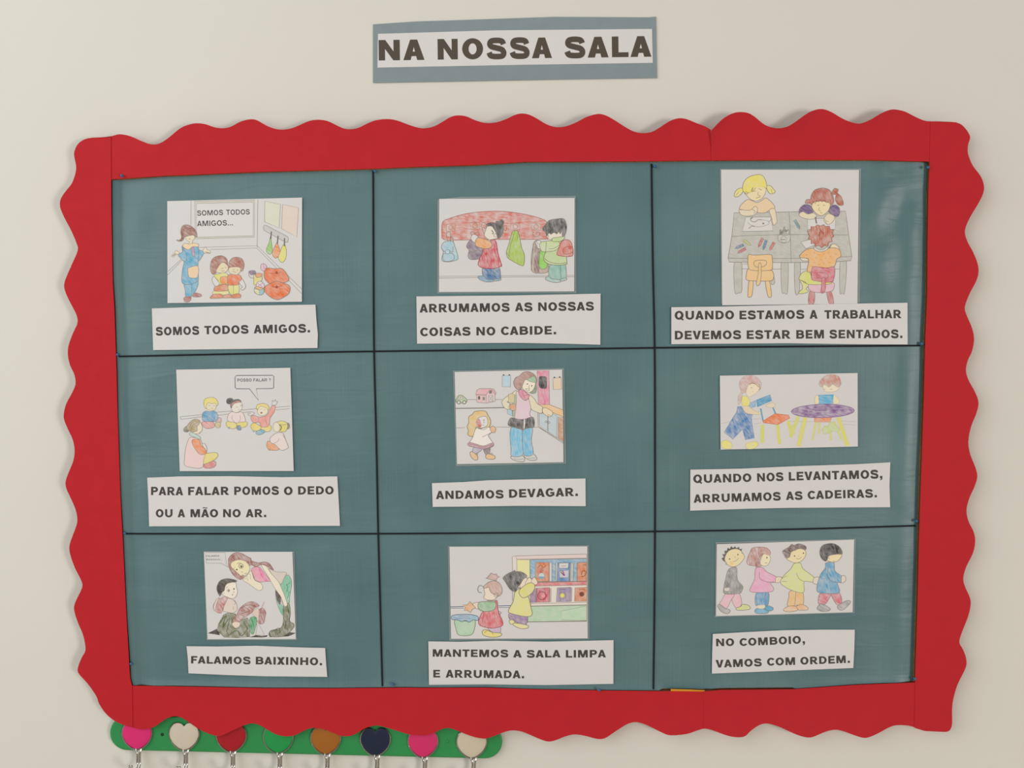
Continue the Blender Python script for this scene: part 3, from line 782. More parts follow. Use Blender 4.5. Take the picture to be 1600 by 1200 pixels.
p.f((128, 108, 126), '365,580 400,535 470,545 500,600 530,660 520,720 470,735 400,735 375,700 385,640 362,610', 6); p.l('385,640 430,655 470,640 510,650', 5); p.l('385,660 450,665', 5)
p.fig('drawn_child')
p.f((66, 112, 158), '530,820 635,825 700,820 715,900 710,940 640,950 560,945 530,910', 6, True, .35); p.l('640,835 643,955', 5)
p.f((110, 152, 182), '485,910 540,910 570,940 640,945 640,965 560,970 490,940', 6); p.f((110, 152, 182), '645,945 715,935 712,952 650,962', 6)
p.f((196, 62, 76), '600,550 640,530 670,560 690,680 725,790 715,810 640,830 530,825 480,790 500,720 530,660 530,620 600,620', 6, True, .4, .2, (150, 50, 60))
p.f(WHITE, '405,510 430,475 470,490 480,515 450,560 420,545', 5, True, 0); p.l('445,470 470,450 490,470 478,500', 5)
p.f((232, 152, 76), '450,555 470,515 510,512 600,545 625,580 610,612 560,625 490,610 455,590', 6, True, .3)
p.f((214, 206, 194), '560,430 545,480 565,510 600,530 660,520 690,500 690,430 620,390 575,395', 5, True, 0)
p.f((64, 57, 54), '570,365 620,350 665,358 668,335 700,338 725,318 750,348 738,380 745,420 730,480 690,520 672,470 640,410 610,385 585,390', 5, True, .25, .3)
p.l('510,400 520,360 545,352 568,380 556,415 532,400', 5); p.l('520,400 530,440 545,470', 5); p.circ(660, 485, 16, 5); p.l('740,400 778,380 768,440 745,415', 5, (160, 100, 60)); p.l('620,430 640,460 625,470', 8, (70, 62, 58))
p.fig('drawn_scarf')
p.f((160, 188, 72), '835,455 860,437 895,445 915,520 935,620 963,690 955,795 920,795 850,760 790,720 775,660 800,580', 6, True, .25, .2); p.l('862,440 840,520 815,600 800,720', 5); p.l('895,450 890,530', 5); p.l('775,660 800,700', 5)
p.fig('drawn_coat')
p.f((178, 152, 140), '1040,855 1050,680 1060,560 1120,540 1170,640 1210,780 1215,840 1200,870 1140,880', 6, True, .3, .2); p.f((134, 108, 98), '1075,600 1125,610 1115,860 1065,850', 0, True, .4, .1)
p.f((130, 196, 72), '1130,640 1180,650 1165,740 1200,780 1195,820 1150,840 1115,810 1115,750', 6, True, .2); p.l('1060,570 1035,700 1035,850', 6)
p.fig('drawn_child')
p.f((122, 176, 164), '1225,800 1335,795 1345,920 1340,945 1230,935', 6, True, .3, .1); p.f((132, 182, 168), '1340,795 1390,790 1395,935 1350,945', 6, True, .3, .1)
p.f((150, 188, 186), '1185,925 1220,910 1240,935 1340,950 1335,970 1270,975 1190,950', 6); p.f((150, 188, 186), '1345,940 1400,930 1398,950 1345,962', 6)
p.f((180, 200, 138), '1250,545 1340,545 1390,640 1405,770 1400,785 1330,797 1220,785 1165,740 1185,660 1240,620', 7, True, .3); p.l('1170,725 1230,765 1330,780 1400,768', 6)
p.f(WHITE, '1075,560 1110,535 1140,560 1130,625 1095,610', 6, True, 0); p.l('1070,560 1100,600', 6); p.l('1085,545 1110,580', 5)
p.f((190, 206, 150), '1130,560 1200,545 1310,545 1330,590 1290,640 1200,655 1145,650 1125,610', 6, True, .3); p.l('1190,550 1185,652', 6); p.l('1215,625 1270,620 1330,585', 5)
p.f((202, 112, 100), '1340,560 1390,530 1440,545 1462,600 1470,680 1440,705 1340,700 1300,680 1325,610', 6, True, .3, .2, (140, 80, 75)); p.l('1375,615 1455,605 1465,660 1380,680', 5, (140, 80, 75), closed=True); p.dot(1440, 612, 20, (190, 95, 90))
p.f((214, 206, 192), '1195,470 1270,450 1350,445 1355,505 1280,515 1225,530 1205,505 1215,490', 5, True, 0)
p.f((184, 204, 140), '1250,535 1260,512 1320,505 1380,490 1375,522 1340,545 1270,552', 6)
p.f((56, 53, 50), '1150,415 1175,380 1220,330 1290,315 1370,312 1400,370 1402,420 1385,480 1360,500 1350,445 1335,470 1320,448 1300,470 1270,455 1240,475 1220,460 1195,490 1180,450 1165,440', 5, True, .3, .2)
p.end()

# 3 desks
p = Pic('tall white picture card of children drawing at grey desks', 1115, 255, 6.667, '78,68 1515,70 1498,1465 90,1480', '68,62 1532,60 1518,1450 84,1462')
G = (180, 178, 170)
p.fig('drawn_desk')
for a in ('215,1030 290,1030 295,1250 290,1340 255,1352 220,1335', '705,1030 775,1030 770,1340 740,1352 710,1330', '845,1030 902,1030 900,1200 890,1345 850,1345', '1320,1020 1385,1020 1365,1340 1340,1350 1315,1340', '600,1180 625,1180 638,1240 620,1265 600,1255'):
    p.f(G, a, 5, True, .2, .1)
p.l('290,1100 700,1105', 5); p.l('290,1050 355,1050', 4); p.l('905,1105 970,1105', 4); p.l('1265,1105 1320,1100', 4)
p.f(G, '215,517 600,512 785,507 1000,503 1375,500 1388,600 1405,740 1425,870 1440,975 1430,1015 1250,1030 800,1035 165,1030 150,990 190,760', 6, False, .25, 1.2)
p.l('190,762 680,745 1400,747', 5); p.l('785,507 800,745 808,1035', 5); p.l('152,990 810,992 1438,972', 5)
p.fig('drawn_child')
p.f((238, 194, 152), '270,465 290,430 350,380 400,390 450,410 500,390 540,360 580,385 625,430 635,470 580,490 540,515 460,515 440,470 370,490 275,480', 6, True, .2)
p.f(SKIN, '270,485 370,490 410,470 432,448 458,470 450,510 420,540 350,550 290,540 270,510', 5); p.l('400,480 430,500 420,525', 5)
p.f(WHITE, '335,560 595,560 620,705 300,712', 6, False, 0)
p.l('380,580 410,560 385,590 410,610 440,608 460,590 500,590', 7); p.l('500,590 560,600 578,628 540,650 500,660 440,660 380,640 355,615', 4); p.l('365,680 400,655 425,662', 7); p.dot(518, 628, 10)
p.f(SKIN, '580,490 635,475 655,560 660,610 630,645 612,620 605,570', 5); p.l('575,610 605,585', 5)
p.f((226, 212, 110), '303,262 260,265 225,300 215,345 250,350 290,320 308,290', 6, True, .3); p.f((226, 212, 110), '550,240 590,235 620,265 642,300 600,320 570,300', 6, True, .3); p.l('230,340 260,300', 4); p.l('610,310 600,270', 4)
p.f((226, 210, 90), '303,275 310,210 350,155 420,125 490,120 530,155 552,220 548,265 500,300 380,310 330,312', 6, True, .25)
p.f((226, 206, 164), '332,318 385,300 440,240 510,240 545,265 540,310 510,360 460,392 410,388 365,360 345,335', 5, True, .1)
p.f((226, 210, 90), '380,305 400,250 440,230 500,235 530,250 470,252 430,265 405,300', 0); p.l('390,295 410,250 400,300 440,255', 5); p.l('470,262 500,282', 6); p.l('395,295 440,290', 5); p.l('468,300 460,330 482,335', 5); p.l('440,362 475,355 490,338', 6)
p.circ(340, 312, 16, 4)
p.fig('drawn_pencil_cup')
p.f((190, 188, 180), '675,750 790,740 795,800 770,825 720,830 680,810', 5); p.l('690,745 695,690 715,740 735,660 750,720 780,690 782,745 700,745 720,700 765,700 690,730', 6); p.l('700,795 750,795', 8); p.circ(730, 795, 32, 4)
for a, c in (('845,592 900,688', (96, 138, 150)), ('512,782 465,876', (186, 92, 84)), ('548,800 516,905', (72, 128, 158)), ('630,826 582,912', (198, 108, 92)), ('312,800 392,858', (176, 184, 112)), ('312,850 220,890', (96, 128, 158)), ('335,888 248,938', (190, 106, 112))):
    (x0, y0), (x1, y1) = P(a); L = math.hypot(x1 - x0, y1 - y0); ux, uy = (x1 - x0) / L * 13, (y1 - y0) / L * 13
    p.fig('drawn_crayon')
    p.f(c, '%g,%g %g,%g %g,%g %g,%g %g,%g' % (x0 - uy, y0 + ux, x1 - 2 * ux - uy, y1 - 2 * uy + ux, x1, y1, x1 - 2 * ux + uy, y1 - 2 * uy - ux, x0 + uy, y0 - ux), 4, False, .25)
p.fig('drawn_child')
p.f(WHITE, '980,580 1270,570 1265,690 980,690', 5, False, 0)
p.f((96, 62, 120), '890,525 900,470 950,430 1005,440 1030,480 1030,515 980,530 930,505', 6, True, .2); p.f((96, 62, 120), '1195,500 1220,450 1270,435 1310,470 1310,530 1280,558 1230,530', 6, True, .2)
p.f(SKIN, '890,530 930,505 980,530 1040,518 1072,550 1050,578 980,582 910,560', 5); p.f(SKIN, '1150,575 1195,525 1262,560 1230,622 1190,637 1160,615', 5); p.l('1165,600 1200,610', 4); p.l('1160,580 1180,640', 4)
p.l('1060,560 1072,628', 16, (120, 115, 108), False)
p.f((174, 88, 62), '1235,300 1260,262 1300,275 1290,310 1330,350 1352,430 1300,435 1268,380 1275,330 1240,325', 5)
p.f((174, 88, 62), '1005,420 955,415 970,380 1008,375 1020,330 1055,280 1130,258 1200,275 1238,330 1252,400 1210,440 1040,440', 6, True, .3, .3)
p.f((226, 206, 164), '1022,445 1050,405 1130,395 1205,415 1212,450 1190,500 1130,545 1080,530 1040,490', 5, True, .1)
p.l('1040,400 1060,420 1075,385 1090,405 1110,380 1130,405 1150,385 1175,410 1195,395', 4, (120, 60, 45)); p.l('1080,440 1100,435', 6); p.l('1140,440 1160,438', 6); p.l('1105,460 1095,490 1115,495', 5); p.l('1110,515 1130,520', 5)
p.fig('drawn_chair')
B = (238, 186, 130)
for a in ('370,1225 412,1228 400,1370 375,1395 358,1380', '540,1228 580,1228 603,1370 590,1395 565,1380', '360,1100 420,1118 590,1115 620,1140 625,1190 590,1225 400,1225 345,1215 338,1180', '370,950 420,958 580,952 608,970 612,1080 590,1115 420,1118 365,1090 358,990', '430,1018 540,1015 545,1060 480,1085 428,1070', '470,1050 495,1055 490,1230 460,1275 445,1250 465,1150'):
    p.f(B, a, 6, True, .15)
p.fig('drawn_chair')
R2, PK = (200, 100, 112), (216, 172, 186)
for a, c in (('1000,1340 1050,1345 1045,1458 990,1460', (192, 104, 104)), ('1180,1340 1225,1340 1250,1458 1205,1460', (192, 104, 104)), ('985,1265 1060,1255 1240,1240 1252,1300 1220,1335 1100,1347 1010,1330', PK)):
    p.f(c, a, 5)
p.fig('drawn_child')
p.f(WHITE, '910,820 1010,795 1060,850 960,890', 5, False, 0)
p.f((208, 208, 104), '890,1203 920,1143 980,1123 1010,1153 1030,1213 1110,1228 1200,1233 1230,1250 1160,1265 990,1263 960,1243 920,1223', 5); p.f((208, 208, 104), '895,1215 950,1245 990,1270 962,1310 990,1330 960,1350 900,1360 890,1340 925,1310 920,1260', 5)
p.f(SKIN, '895,960 920,975 985,1000 980,1018 920,1012', 5); p.f(SKIN, '1210,870 1250,840 1300,870 1305,910 1260,905', 5); p.l('1225,850 1200,890', 10)
p.f((236, 172, 108), '1000,890 1060,890 1120,915 1190,890 1240,880 1310,900 1325,970 1282,1000 1260,1072 1180,1095 1000,1135 975,1110 990,1000 910,985 900,960 950,910', 6, True, .2)
for i, (x, y) in enumerate([(1040, 930), (1090, 950), (1140, 940), (1190, 930), (1060, 980), (1110, 1000), (1160, 985), (1210, 970), (1040, 1030), (1090, 1050), (1140, 1040), (1200, 1030), (1020, 1070), (960, 950), (1270, 940)]):
    p.l('%d,%d %d,%d' % (x, y, x + 16, y + 10), 5, (205, 130, 80))
p.f((210, 202, 190), '1045,870 1100,900 1150,895 1190,865 1185,900 1120,922 1058,905', 5)
p.f((182, 88, 52), '985,730 975,705 1012,700 1015,660 1055,665 1080,640 1110,655 1150,640 1165,660 1205,655 1215,690 1250,695 1238,730 1252,760 1228,780 1235,815 1200,825 1190,860 1155,855 1125,882 1100,855 1060,868 1050,835 1015,838 1018,800 985,790 1000,760', 5, False, .35, .1, (120, 62, 45))
p.l('1120,700 1090,760', 5, (125, 55, 40)); p.l('1110,690 1150,740', 5, (125, 55, 40)); p.l('1100,720 1110,800', 5, (125, 55, 40))
p.f(R2, '1025,1095 1060,1078 1180,1090 1240,1078 1262,1100 1255,1190 1220,1240 1060,1225 1020,1200', 5, True, .3, 1.3, (150, 70, 85))
p.l('1085,1140 1180,1150 1185,1195 1085,1195', 5, (150, 70, 85), closed=True); p.f(R2, '1130,1200 1165,1200 1160,1330 1120,1350 1125,1270', 5, True, .3, .1, (150, 70, 85))
p.end()

# 4 may I speak
p = Pic('white picture card of children sitting in a circle under a speech bubble', 265, 565, 7.273, '75,92 1372,70 1410,1243 115,1245')
p.fig('drawn_speech_bubble')
p.l('760,158 1170,155 1185,170 1182,300 1170,305 985,308 1010,440 908,310 760,308 745,295 743,175', 9, (92, 88, 84), False, True)
p.text([('POSSO', 770, 228, 932, 226, 34), ('FALAR', 952, 226, 1110, 225, 34), ('?', 1130, 225, 1148, 225, 34)], (84, 80, 76))
p.fig('drawn_wall_band')
p.l('120,627 375,601 530,577 690,563 830,550 985,535', 5); p.l('1200,520 1365,506', 5); p.l('130,657 370,626 600,605 690,592 900,572', 5); p.l('1210,549 1362,535', 5); p.l('120,627 130,657', 5)
p.fig('drawn_child')
p.f((214, 144, 140), '365,690 440,680 500,690 510,740 442,762 390,745', 5); p.f((204, 160, 148), '520,650 580,640 585,690 540,705', 5); p.f((194, 180, 138), '520,700 570,690 575,745 530,750', 5)
p.f((88, 150, 188), '370,640 375,590 410,562 460,570 510,562 545,600 550,650 520,680 440,682 380,672', 5, True, .3); p.l('420,610 435,660 470,680', 4); p.l('515,620 500,670 470,680', 4)
p.f((226, 206, 92), '388,480 400,430 450,408 510,413 545,450 545,495 500,520 430,520 412,535 395,510', 5)
p.f((218, 206, 174), '415,505 440,468 480,478 520,472 530,500 520,540 490,558 450,552 425,538', 4); p.l('440,500 460,498', 4); p.l('495,500 515,502', 4); p.l('475,530 492,532', 5)
p.fig('drawn_child')
p.f((62, 60, 62), '645,450 660,420 700,415 725,435 720,465 690,482 655,477', 4, True, .2); p.f((70, 62, 60), '690,480 730,435 790,430 815,460 760,458 725,490 700,530', 4, True, .2)
p.f((212, 206, 196), '715,500 760,460 815,468 828,520 800,560 770,577 730,572 705,545', 4, True, 0); p.f((172, 72, 70), '690,492 730,458 790,443 802,460 740,475 705,508', 4); p.circ(815, 500, 9, 4); p.l('755,515 775,518', 4); p.l('778,548 795,545', 4)
p.f((220, 202, 90), '645,690 690,672 740,688 765,720 755,748 720,765 660,745 645,720', 5); p.f((220, 202, 90), '755,695 830,680 880,690 875,730 830,750 780,735', 5)
p.f((216, 198, 196), '655,660 670,600 710,570 760,580 820,573 850,620 860,680 800,687 770,700 730,690 680,682', 5, True, .1); p.l('715,610 710,650 740,690', 4); p.l('800,610 805,655 780,690', 4)
p.f((88, 128, 158), '765,735 800,725 815,770 790,780 765,765', 4); p.dot(675, 752, 12, (140, 150, 160))
p.fig('drawn_child')
p.f((222, 200, 92), '925,722 960,696 1010,720 1045,745 1020,778 960,787 930,760', 5); p.f((222, 200, 92), '1035,750 1120,718 1155,740 1145,785 1100,797 1060,780', 5)
p.f((222, 142, 132), '925,625 960,612 1010,630 1060,625 1110,605 1140,540 1165,503 1200,505 1190,570 1145,640 1135,700 1110,740 1040,738 1020,692 960,694 930,667', 5, True, .3, .3); p.l('1015,640 1005,690', 4); p.l('1085,650 1110,720', 4)
p.f(WHITE, '1165,490 1168,440 1185,455 1200,432 1207,452 1226,455 1205,492 1180,497', 5, True, 0); p.f(WHITE, '890,600 912,570 965,585 930,612 910,616', 5, True, 0); p.l('900,598 925,580', 6)
p.f((100, 164, 184), '980,810 1000,785 1060,775 1085,795 1050,825 1000,832', 5); p.dot(955, 790, 14, (150, 170, 170))
p.f((224, 204, 98), '985,525 1000,490 1060,476 1110,490 1128,520 1112,555 1050,545 1000,552', 5)
p.f((218, 208, 184), '1000,558 1030,510 1100,528 1116,570 1090,605 1040,614 1005,590', 4, True, .1); p.l('1005,535 990,545', 5); p.l('1030,545 1050,538', 4); p.l('1075,550 1090,545', 4); p.f((150, 90, 85), '1030,578 1055,575 1045,592', 4)
p.fig('drawn_child')
p.f((228, 148, 92), '1105,930 1125,905 1190,930 1240,1000 1150,1005 1110,980', 5); p.circ(1135, 1000, 10, 4)
p.f((216, 202, 198), '1140,880 1160,850 1215,812 1285,812 1310,870 1345,960 1340,985 1270,1008 1200,945 1150,920', 5, True, .1); p.l('1245,870 1230,905 1180,930', 4); p.l('1285,830 1320,890', 5)
p.f((122, 112, 84), '1318,705 1355,703 1362,745 1340,765', 5); p.f((214, 202, 92), '1205,692 1270,675 1330,695 1340,740 1320,790 1280,797 1240,790 1230,720', 5)
p.f((218, 206, 186), '1178,735 1185,702 1215,690 1245,712 1252,770 1230,797 1195,792 1180,765', 4, True, .1); p.l('1250,720 1272,745 1255,785', 10, (96, 84, 62)); p.l('1240,715 1290,720 1330,715', 5)
p.fig('drawn_teacher')
p.f((202, 116, 106), '385,1180 420,1155 490,1130 525,1145 515,1190 460,1212 400,1208', 5); p.f((220, 204, 92), '390,1058 450,1040 530,1035 548,1070 510,1115 395,1165 375,1130', 5)
p.f((224, 194, 192), '225,870 290,865 345,880 370,940 400,1050 385,1130 380,1190 340,1212 260,1205 175,1180 170,1100 185,980', 5, True, .25, .1)
p.f(WHITE, '370,940 400,935 425,990 412,1018', 5, True, 0); p.f((224, 132, 72), '255,895 290,880 340,890 360,950 410,1000 415,1045 350,1057 310,1020 265,950', 5)
p.f((100, 95, 82), '160,765 190,735 215,740 225,770 205,800 165,795', 4, True, .3); p.f((222, 206, 180), '310,740 345,690 365,720 372,760 355,800 320,822 265,812 290,785', 4)
p.f((168, 148, 108), '190,755 230,690 280,655 330,662 345,695 312,740 315,785 280,795 230,790', 5, True, .35); p.l('225,760 250,700 290,668', 4); p.l('240,780 265,720 310,690', 4); p.l('330,815 350,800', 4)
p.f((176, 202, 190), '225,830 250,805 340,852 345,882 300,866', 5)
p.end()

# 5 walk slowly
p = Pic('white picture card of a curly-haired woman walking beside a small blonde girl', 690, 565, 7.273, '148,118 1370,90 1385,1143 175,1165', '132,108 1388,78 1410,1155 168,1184')
p.fig('drawn_room')
p.l('155,433 690,431', 5); p.l('160,532 450,528 745,522', 13, (128, 122, 116)); p.l('165,755 265,750', 5); p.l('620,743 1095,747', 5)
p.fig('drawn_door'); p.f((216, 122, 152), '1085,105 1220,103 1228,485 1100,490', 5, False, .35, .1); p.f((46, 42, 44), '1108,175 1150,165 1192,178 1198,240 1192,300 1160,308 1115,295 1103,230', 0, True, .2, .2)
p.fig('drawn_notice'); p.f((166, 200, 214), '690,160 785,157 782,288 688,285', 6, False, .3); p.dot(705, 152, 9, (80, 78, 76)); p.dot(770, 152, 9, (80, 78, 76))
p.fig('drawn_notice'); p.f((216, 196, 168), '1265,187 1358,182 1362,312 1270,318', 6, False, .2)
for x, y in ((1282, 180), (1342, 176)): p.dot(x, y, 9, (80, 78, 76))
p.fig('drawn_car')
p.f((172, 196, 152), '165,440 185,395 220,380 260,405 285,435 285,458 250,472 168,462', 8, True, .3); p.f(WHITE, '185,425 200,405 232,403 242,425', 5, True, 0); p.l('215,404 212,425', 5)
for x in (195, 258): p.dot(x, 462, 23, (96, 100, 86)); p.dot(x, 462, 15, (200, 198, 188))
p.fig('drawn_barn')
p.f((216, 178, 180), '395,378 505,382 508,472 400,462', 6, False, .2); p.f((214, 186, 188), '505,382 530,330 570,316 605,362 608,452 508,472', 6, False, .2)
p.f((216, 166, 172), '385,375 400,325 430,307 560,308 590,312 620,362 618,372 600,365 570,322 535,332 505,380', 6, False, .2)
for a in ('415,395 437,395 437,430 415,430', '468,402 490,402 490,437 468,437', '540,330 570,330 570,362 540,362'): p.f((92, 82, 78), a, 4, False, .2)
p.f(WHITE, '535,385 578,382 580,452 537,460', 5, False, 0); p.l('537,388 578,450', 4); p.l('576,385 540,456', 4)
p.fig('drawn_cupboard')
p.f((236, 184, 136), '1100,495 1220,486 1380,550 1382,628 1250,575', 6, False, .2)
p.f((178, 196, 204), '1110,590 1205,600 1203,788 1112,728', 5, False, .3); p.f((178, 196, 204), '1210,575 1310,615 1308,860 1210,795', 5, False, .3); p.f((188, 134, 92), '1325,625 1383,640 1385,905 1325,868', 5, False, .4)
p.l('1095,580 1098,742 1385,930', 6, sm=False); p.l('1110,745 1385,912', 5, sm=False); p.circ(1187, 684, 11, 6); p.circ(1218, 692, 11, 6)
p.fig('drawn_woman')
p.f((196, 196, 192), '790,1080 900,1062 940,1090 935,1135 860,1132 800,1108', 7); p.f((196, 196, 192), '945,1065 1040,1050 1080,1090 1075,1117 1010,1122 950,1092', 7); p.l('820,1105 900,1110 935,1105', 4); p.l('980,1100 1070,1095', 4)
p.f((170, 76, 84), '900,775 940,770 920,865', 0)
p.f((102, 182, 214), '785,760 905,765 920,850 915,900 925,1060 800,1075 788,1000', 6, True, .35, .05); p.f((98, 178, 214), '935,765 1030,755 1020,900 1040,1050 940,1060 918,900', 6, True, .35, .05)
p.f((152, 192, 212), '745,542 800,550 805,622 750,592', 5, False)
p.f((216, 206, 178), '850,330 800,360 700,430 688,480 720,530 770,542 778,480 745,455 850,425', 6, True, .15)
p.f((216, 206, 178), '985,370 1050,420 1090,480 1150,520 1145,582 1090,577 1020,540 1000,470', 6, True, .15); p.f(SKIN, '1145,535 1190,528 1262,575 1235,628 1160,592', 6); p.l('1200,600 1240,615', 5); p.l('1150,520 1140,590', 6)
p.f((216, 190, 200), '850,345 880,350 930,430 985,425 1005,480 1015,540 1000,600 1025,645 930,657 825,635 835,480', 6, True, .25, .1)
p.f((58, 53, 52), '785,640 850,650 930,657 1040,632 1050,742 980,752 920,770 840,750 755,720', 5, True, .3, .1); p.f(WHITE, '933,662 948,655 952,700 942,765 930,765', 4, True, 0); p.l('755,722 840,752 920,772', 7); p.l('930,768 1050,742', 7)
p.f((152, 168, 132), '810,378 850,378 850,460 830,630 805,622', 5, False); p.f((202, 186, 128), '760,375 800,360 830,380 825,470 760,465', 5, False); p.f((208, 152, 110), '780,490 835,488 842,548 785,548', 5); p.l('775,485 758,530', 5)
p.f((168, 128, 118), '820,240 840,185 885,165 930,122 990,115 1050,145 1078,195 1075,260 1060,300 940,310 915,292 880,322 838,295', 7, True, .25)
p.f((122, 142, 118), '1040,270 1078,275 1070,350 1020,362 1008,340', 5, True, .2)
p.f((228, 214, 194), '930,245 958,205 1040,228 1066,238 1055,290 1030,332 980,352 935,318 915,292', 5, True, .05); p.f((150, 184, 148), '975,205 1050,165 1072,215 1062,238 1010,228', 4, True, .3)
p.eyes((975, 255), (1025, 275)); p.l('1000,265 990,300 1005,302', 5); p.f((232, 226, 216), '955,308 1000,318 975,335', 6)
p.f((216, 132, 154), '878,330 915,318 980,370 998,395 960,442 920,425 885,380', 6, True, .2); p.l('915,330 930,380 960,440', 5); p.l('930,390 985,375', 5)
p.fig('drawn_child')
p.f((176, 166, 188), '370,975 460,990 400,1042 352,1038', 6); p.f((112, 90, 98), '475,985 548,970 542,1042 505,1062', 5, True, .3)
p.f((228, 180, 126), '325,1035 350,1025 405,1070 405,1115 370,1115 335,1080', 7); p.f((228, 180, 126), '500,1075 530,1048 590,1065 608,1085 590,1108 520,1105', 7); p.l('545,1050 575,1040 570,1065', 4); p.l('390,1050 412,1045 405,1065', 4)
p.f((218, 184, 112), '290,740 310,690 308,630 350,600 375,570 430,560 500,565 525,610 550,650 556,700 530,750 440,760 395,740 370,830 340,852 300,830 305,780', 7, True, .35)
p.f((222, 216, 210), '390,760 440,765 520,745 560,760 570,800 530,840 560,890 592,950 520,985 400,975 300,950 350,870', 6, True, .03)
p.f((192, 142, 162), '318,918 400,940 480,958 570,925 588,952 490,990 400,977 303,953', 6); p.l('310,935 400,955 480,972 580,940', 5)
p.f((208, 208, 208), '395,700 420,640 500,622 522,660 520,720 480,748 430,748', 5, True, .05); p.f((200, 96, 92), '388,690 425,650 450,700 450,738 418,742', 0, True, .4); p.l('485,655 478,690 492,695', 5); p.l('455,720 485,722', 5); p.l('470,665 490,662', 5)
p.f((226, 172, 122), '550,760 580,733 612,755 605,800 572,805', 6); p.l('460,858 540,820 570,800', 5); p.l('430,760 470,775 520,755', 5)
p.end()

# 6 tidy the chairs
PL = (168, 158, 140)
p = Pic('white picture card of children moving chairs beside a purple table', 1115, 560, 6.667, '65,180 1500,152 1503,918 73,950')
p.fig('drawn_floor_line')
for a in ('80,680 190,655', '415,632 500,628', '420,682 495,672', '790,656 1030,660', '1330,650 1480,660', '1340,685 1480,695'): p.l(a, 3, PL)
p.fig('drawn_child')
p.f((226, 214, 112), '80,880 130,850 190,890 180,940 100,935', 3, lc=PL); p.f((226, 214, 112), '340,890 390,870 450,870 465,900 420,940 345,940', 3, lc=PL)
p.f((54, 118, 178), '250,500 290,500 310,545 370,575 415,560 395,610 400,680 425,830 330,848 300,740 200,842 110,770 200,620 240,560', 4, False, .4, .6, (80, 120, 170))
p.f((112, 166, 204), '372,468 440,440 435,500 370,522', 4, False, .3, lc=(80, 120, 170))
p.f((202, 156, 150), '265,280 280,225 330,185 400,180 460,205 498,260 480,330 440,320 350,300 340,350 300,370 285,450 258,480 255,400 285,350', 3, True, .55, .9, PL)
p.f((222, 208, 182), '345,320 375,262 440,262 478,290 462,340 420,375 370,402 340,365', 3, True, .1, lc=PL); p.l('370,275 400,260 440,270 470,300', 7, (150, 125, 90)); p.l('470,270 490,320', 7, (150, 125, 90)); p.dot(395, 305, 5, (140, 120, 90)); p.l('405,345 420,348', 4, (180, 130, 110))
p.f((226, 214, 96), '298,400 340,395 378,440 365,492 300,492', 3, lc=PL); p.f((216, 198, 168), '308,500 370,502 420,540 470,560 495,535 492,580 400,582 330,562', 3, True, .2, lc=PL)
p.fig('drawn_chair')
for a in ('510,690 508,880', '665,690 688,890', '775,650 815,790', '875,625 800,820'): p.l(a, 40, (206, 206, 118), False)
p.l('490,520 515,650', 16, (96, 154, 190), False); p.l('615,505 645,575', 16, (96, 154, 190), False)
p.f((54, 146, 190), '445,435 590,378 605,440 455,505', 4, False, .3, 1.2, (60, 120, 170)); p.f((230, 116, 54), '510,655 640,575 780,590 795,620 670,690 520,670', 4, False, .25, lc=(170, 90, 50))
p.f((220, 200, 170), '540,490 620,460 640,500 600,512', 3, True, .2, lc=PL); p.l('815,700 850,790', 14, (206, 206, 150), False)
p.fig('drawn_chair')
for a in ('1065,660 1030,855', '1100,665 1100,790', '1210,655 1222,855', '1255,655 1330,845'): p.l(a, 22, (206, 206, 130), False)
p.f((192, 210, 112), '1130,745 1150,710 1200,700 1215,665 1250,660 1270,700 1320,740 1290,770 1240,755 1215,775 1150,790', 3, False, .5, lc=(170, 180, 110))
p.f((232, 132, 74), '1050,620 1230,615 1215,662 1045,662', 3, False, .3, lc=(190, 110, 70))
p.fig('drawn_table')
p.l('955,615 885,915', 50, (210, 206, 124), False); p.l('1300,615 1395,912', 50, (210, 206, 124), False); p.l('880,600 850,690', 30, (210, 206, 130), False)
p.f((126, 80, 142), ' '.join('%g,%g' % (1138 + 328 * math.cos(a * math.pi / 10), 548 - 6 * math.cos(a * math.pi / 10) + 70 * math.sin(a * math.pi / 10)) for a in range(20)), 5, True, .4, 1.35, (120, 80, 140))
p.fig('drawn_child')
p.f((222, 210, 186), '1150,280 1300,275 1290,330 1240,347 1170,347 1145,312', 3, True, .1, lc=PL)
p.f((192, 130, 114), '1098,268 1120,220 1180,175 1240,168 1300,185 1322,230 1325,275 1290,300 1240,270 1200,300 1150,265 1125,300', 3, True, .45, .4, PL)
p.f((222, 210, 168), '1058,400 1090,388 1098,465 1058,470', 3, True, .2, lc=PL); p.f((222, 210, 168), '1250,380 1300,420 1305,465 1248,470', 3, True, .2, lc=PL)
p.f((66, 164, 204), '1093,382 1250,378 1240,472 1100,477', 4, False, .3, 1.2, (70, 140, 180)); p.l('1150,320 1170,325', 4, (150, 120, 90)); p.l('1215,322 1235,320', 4, (150, 120, 90))
p.end()

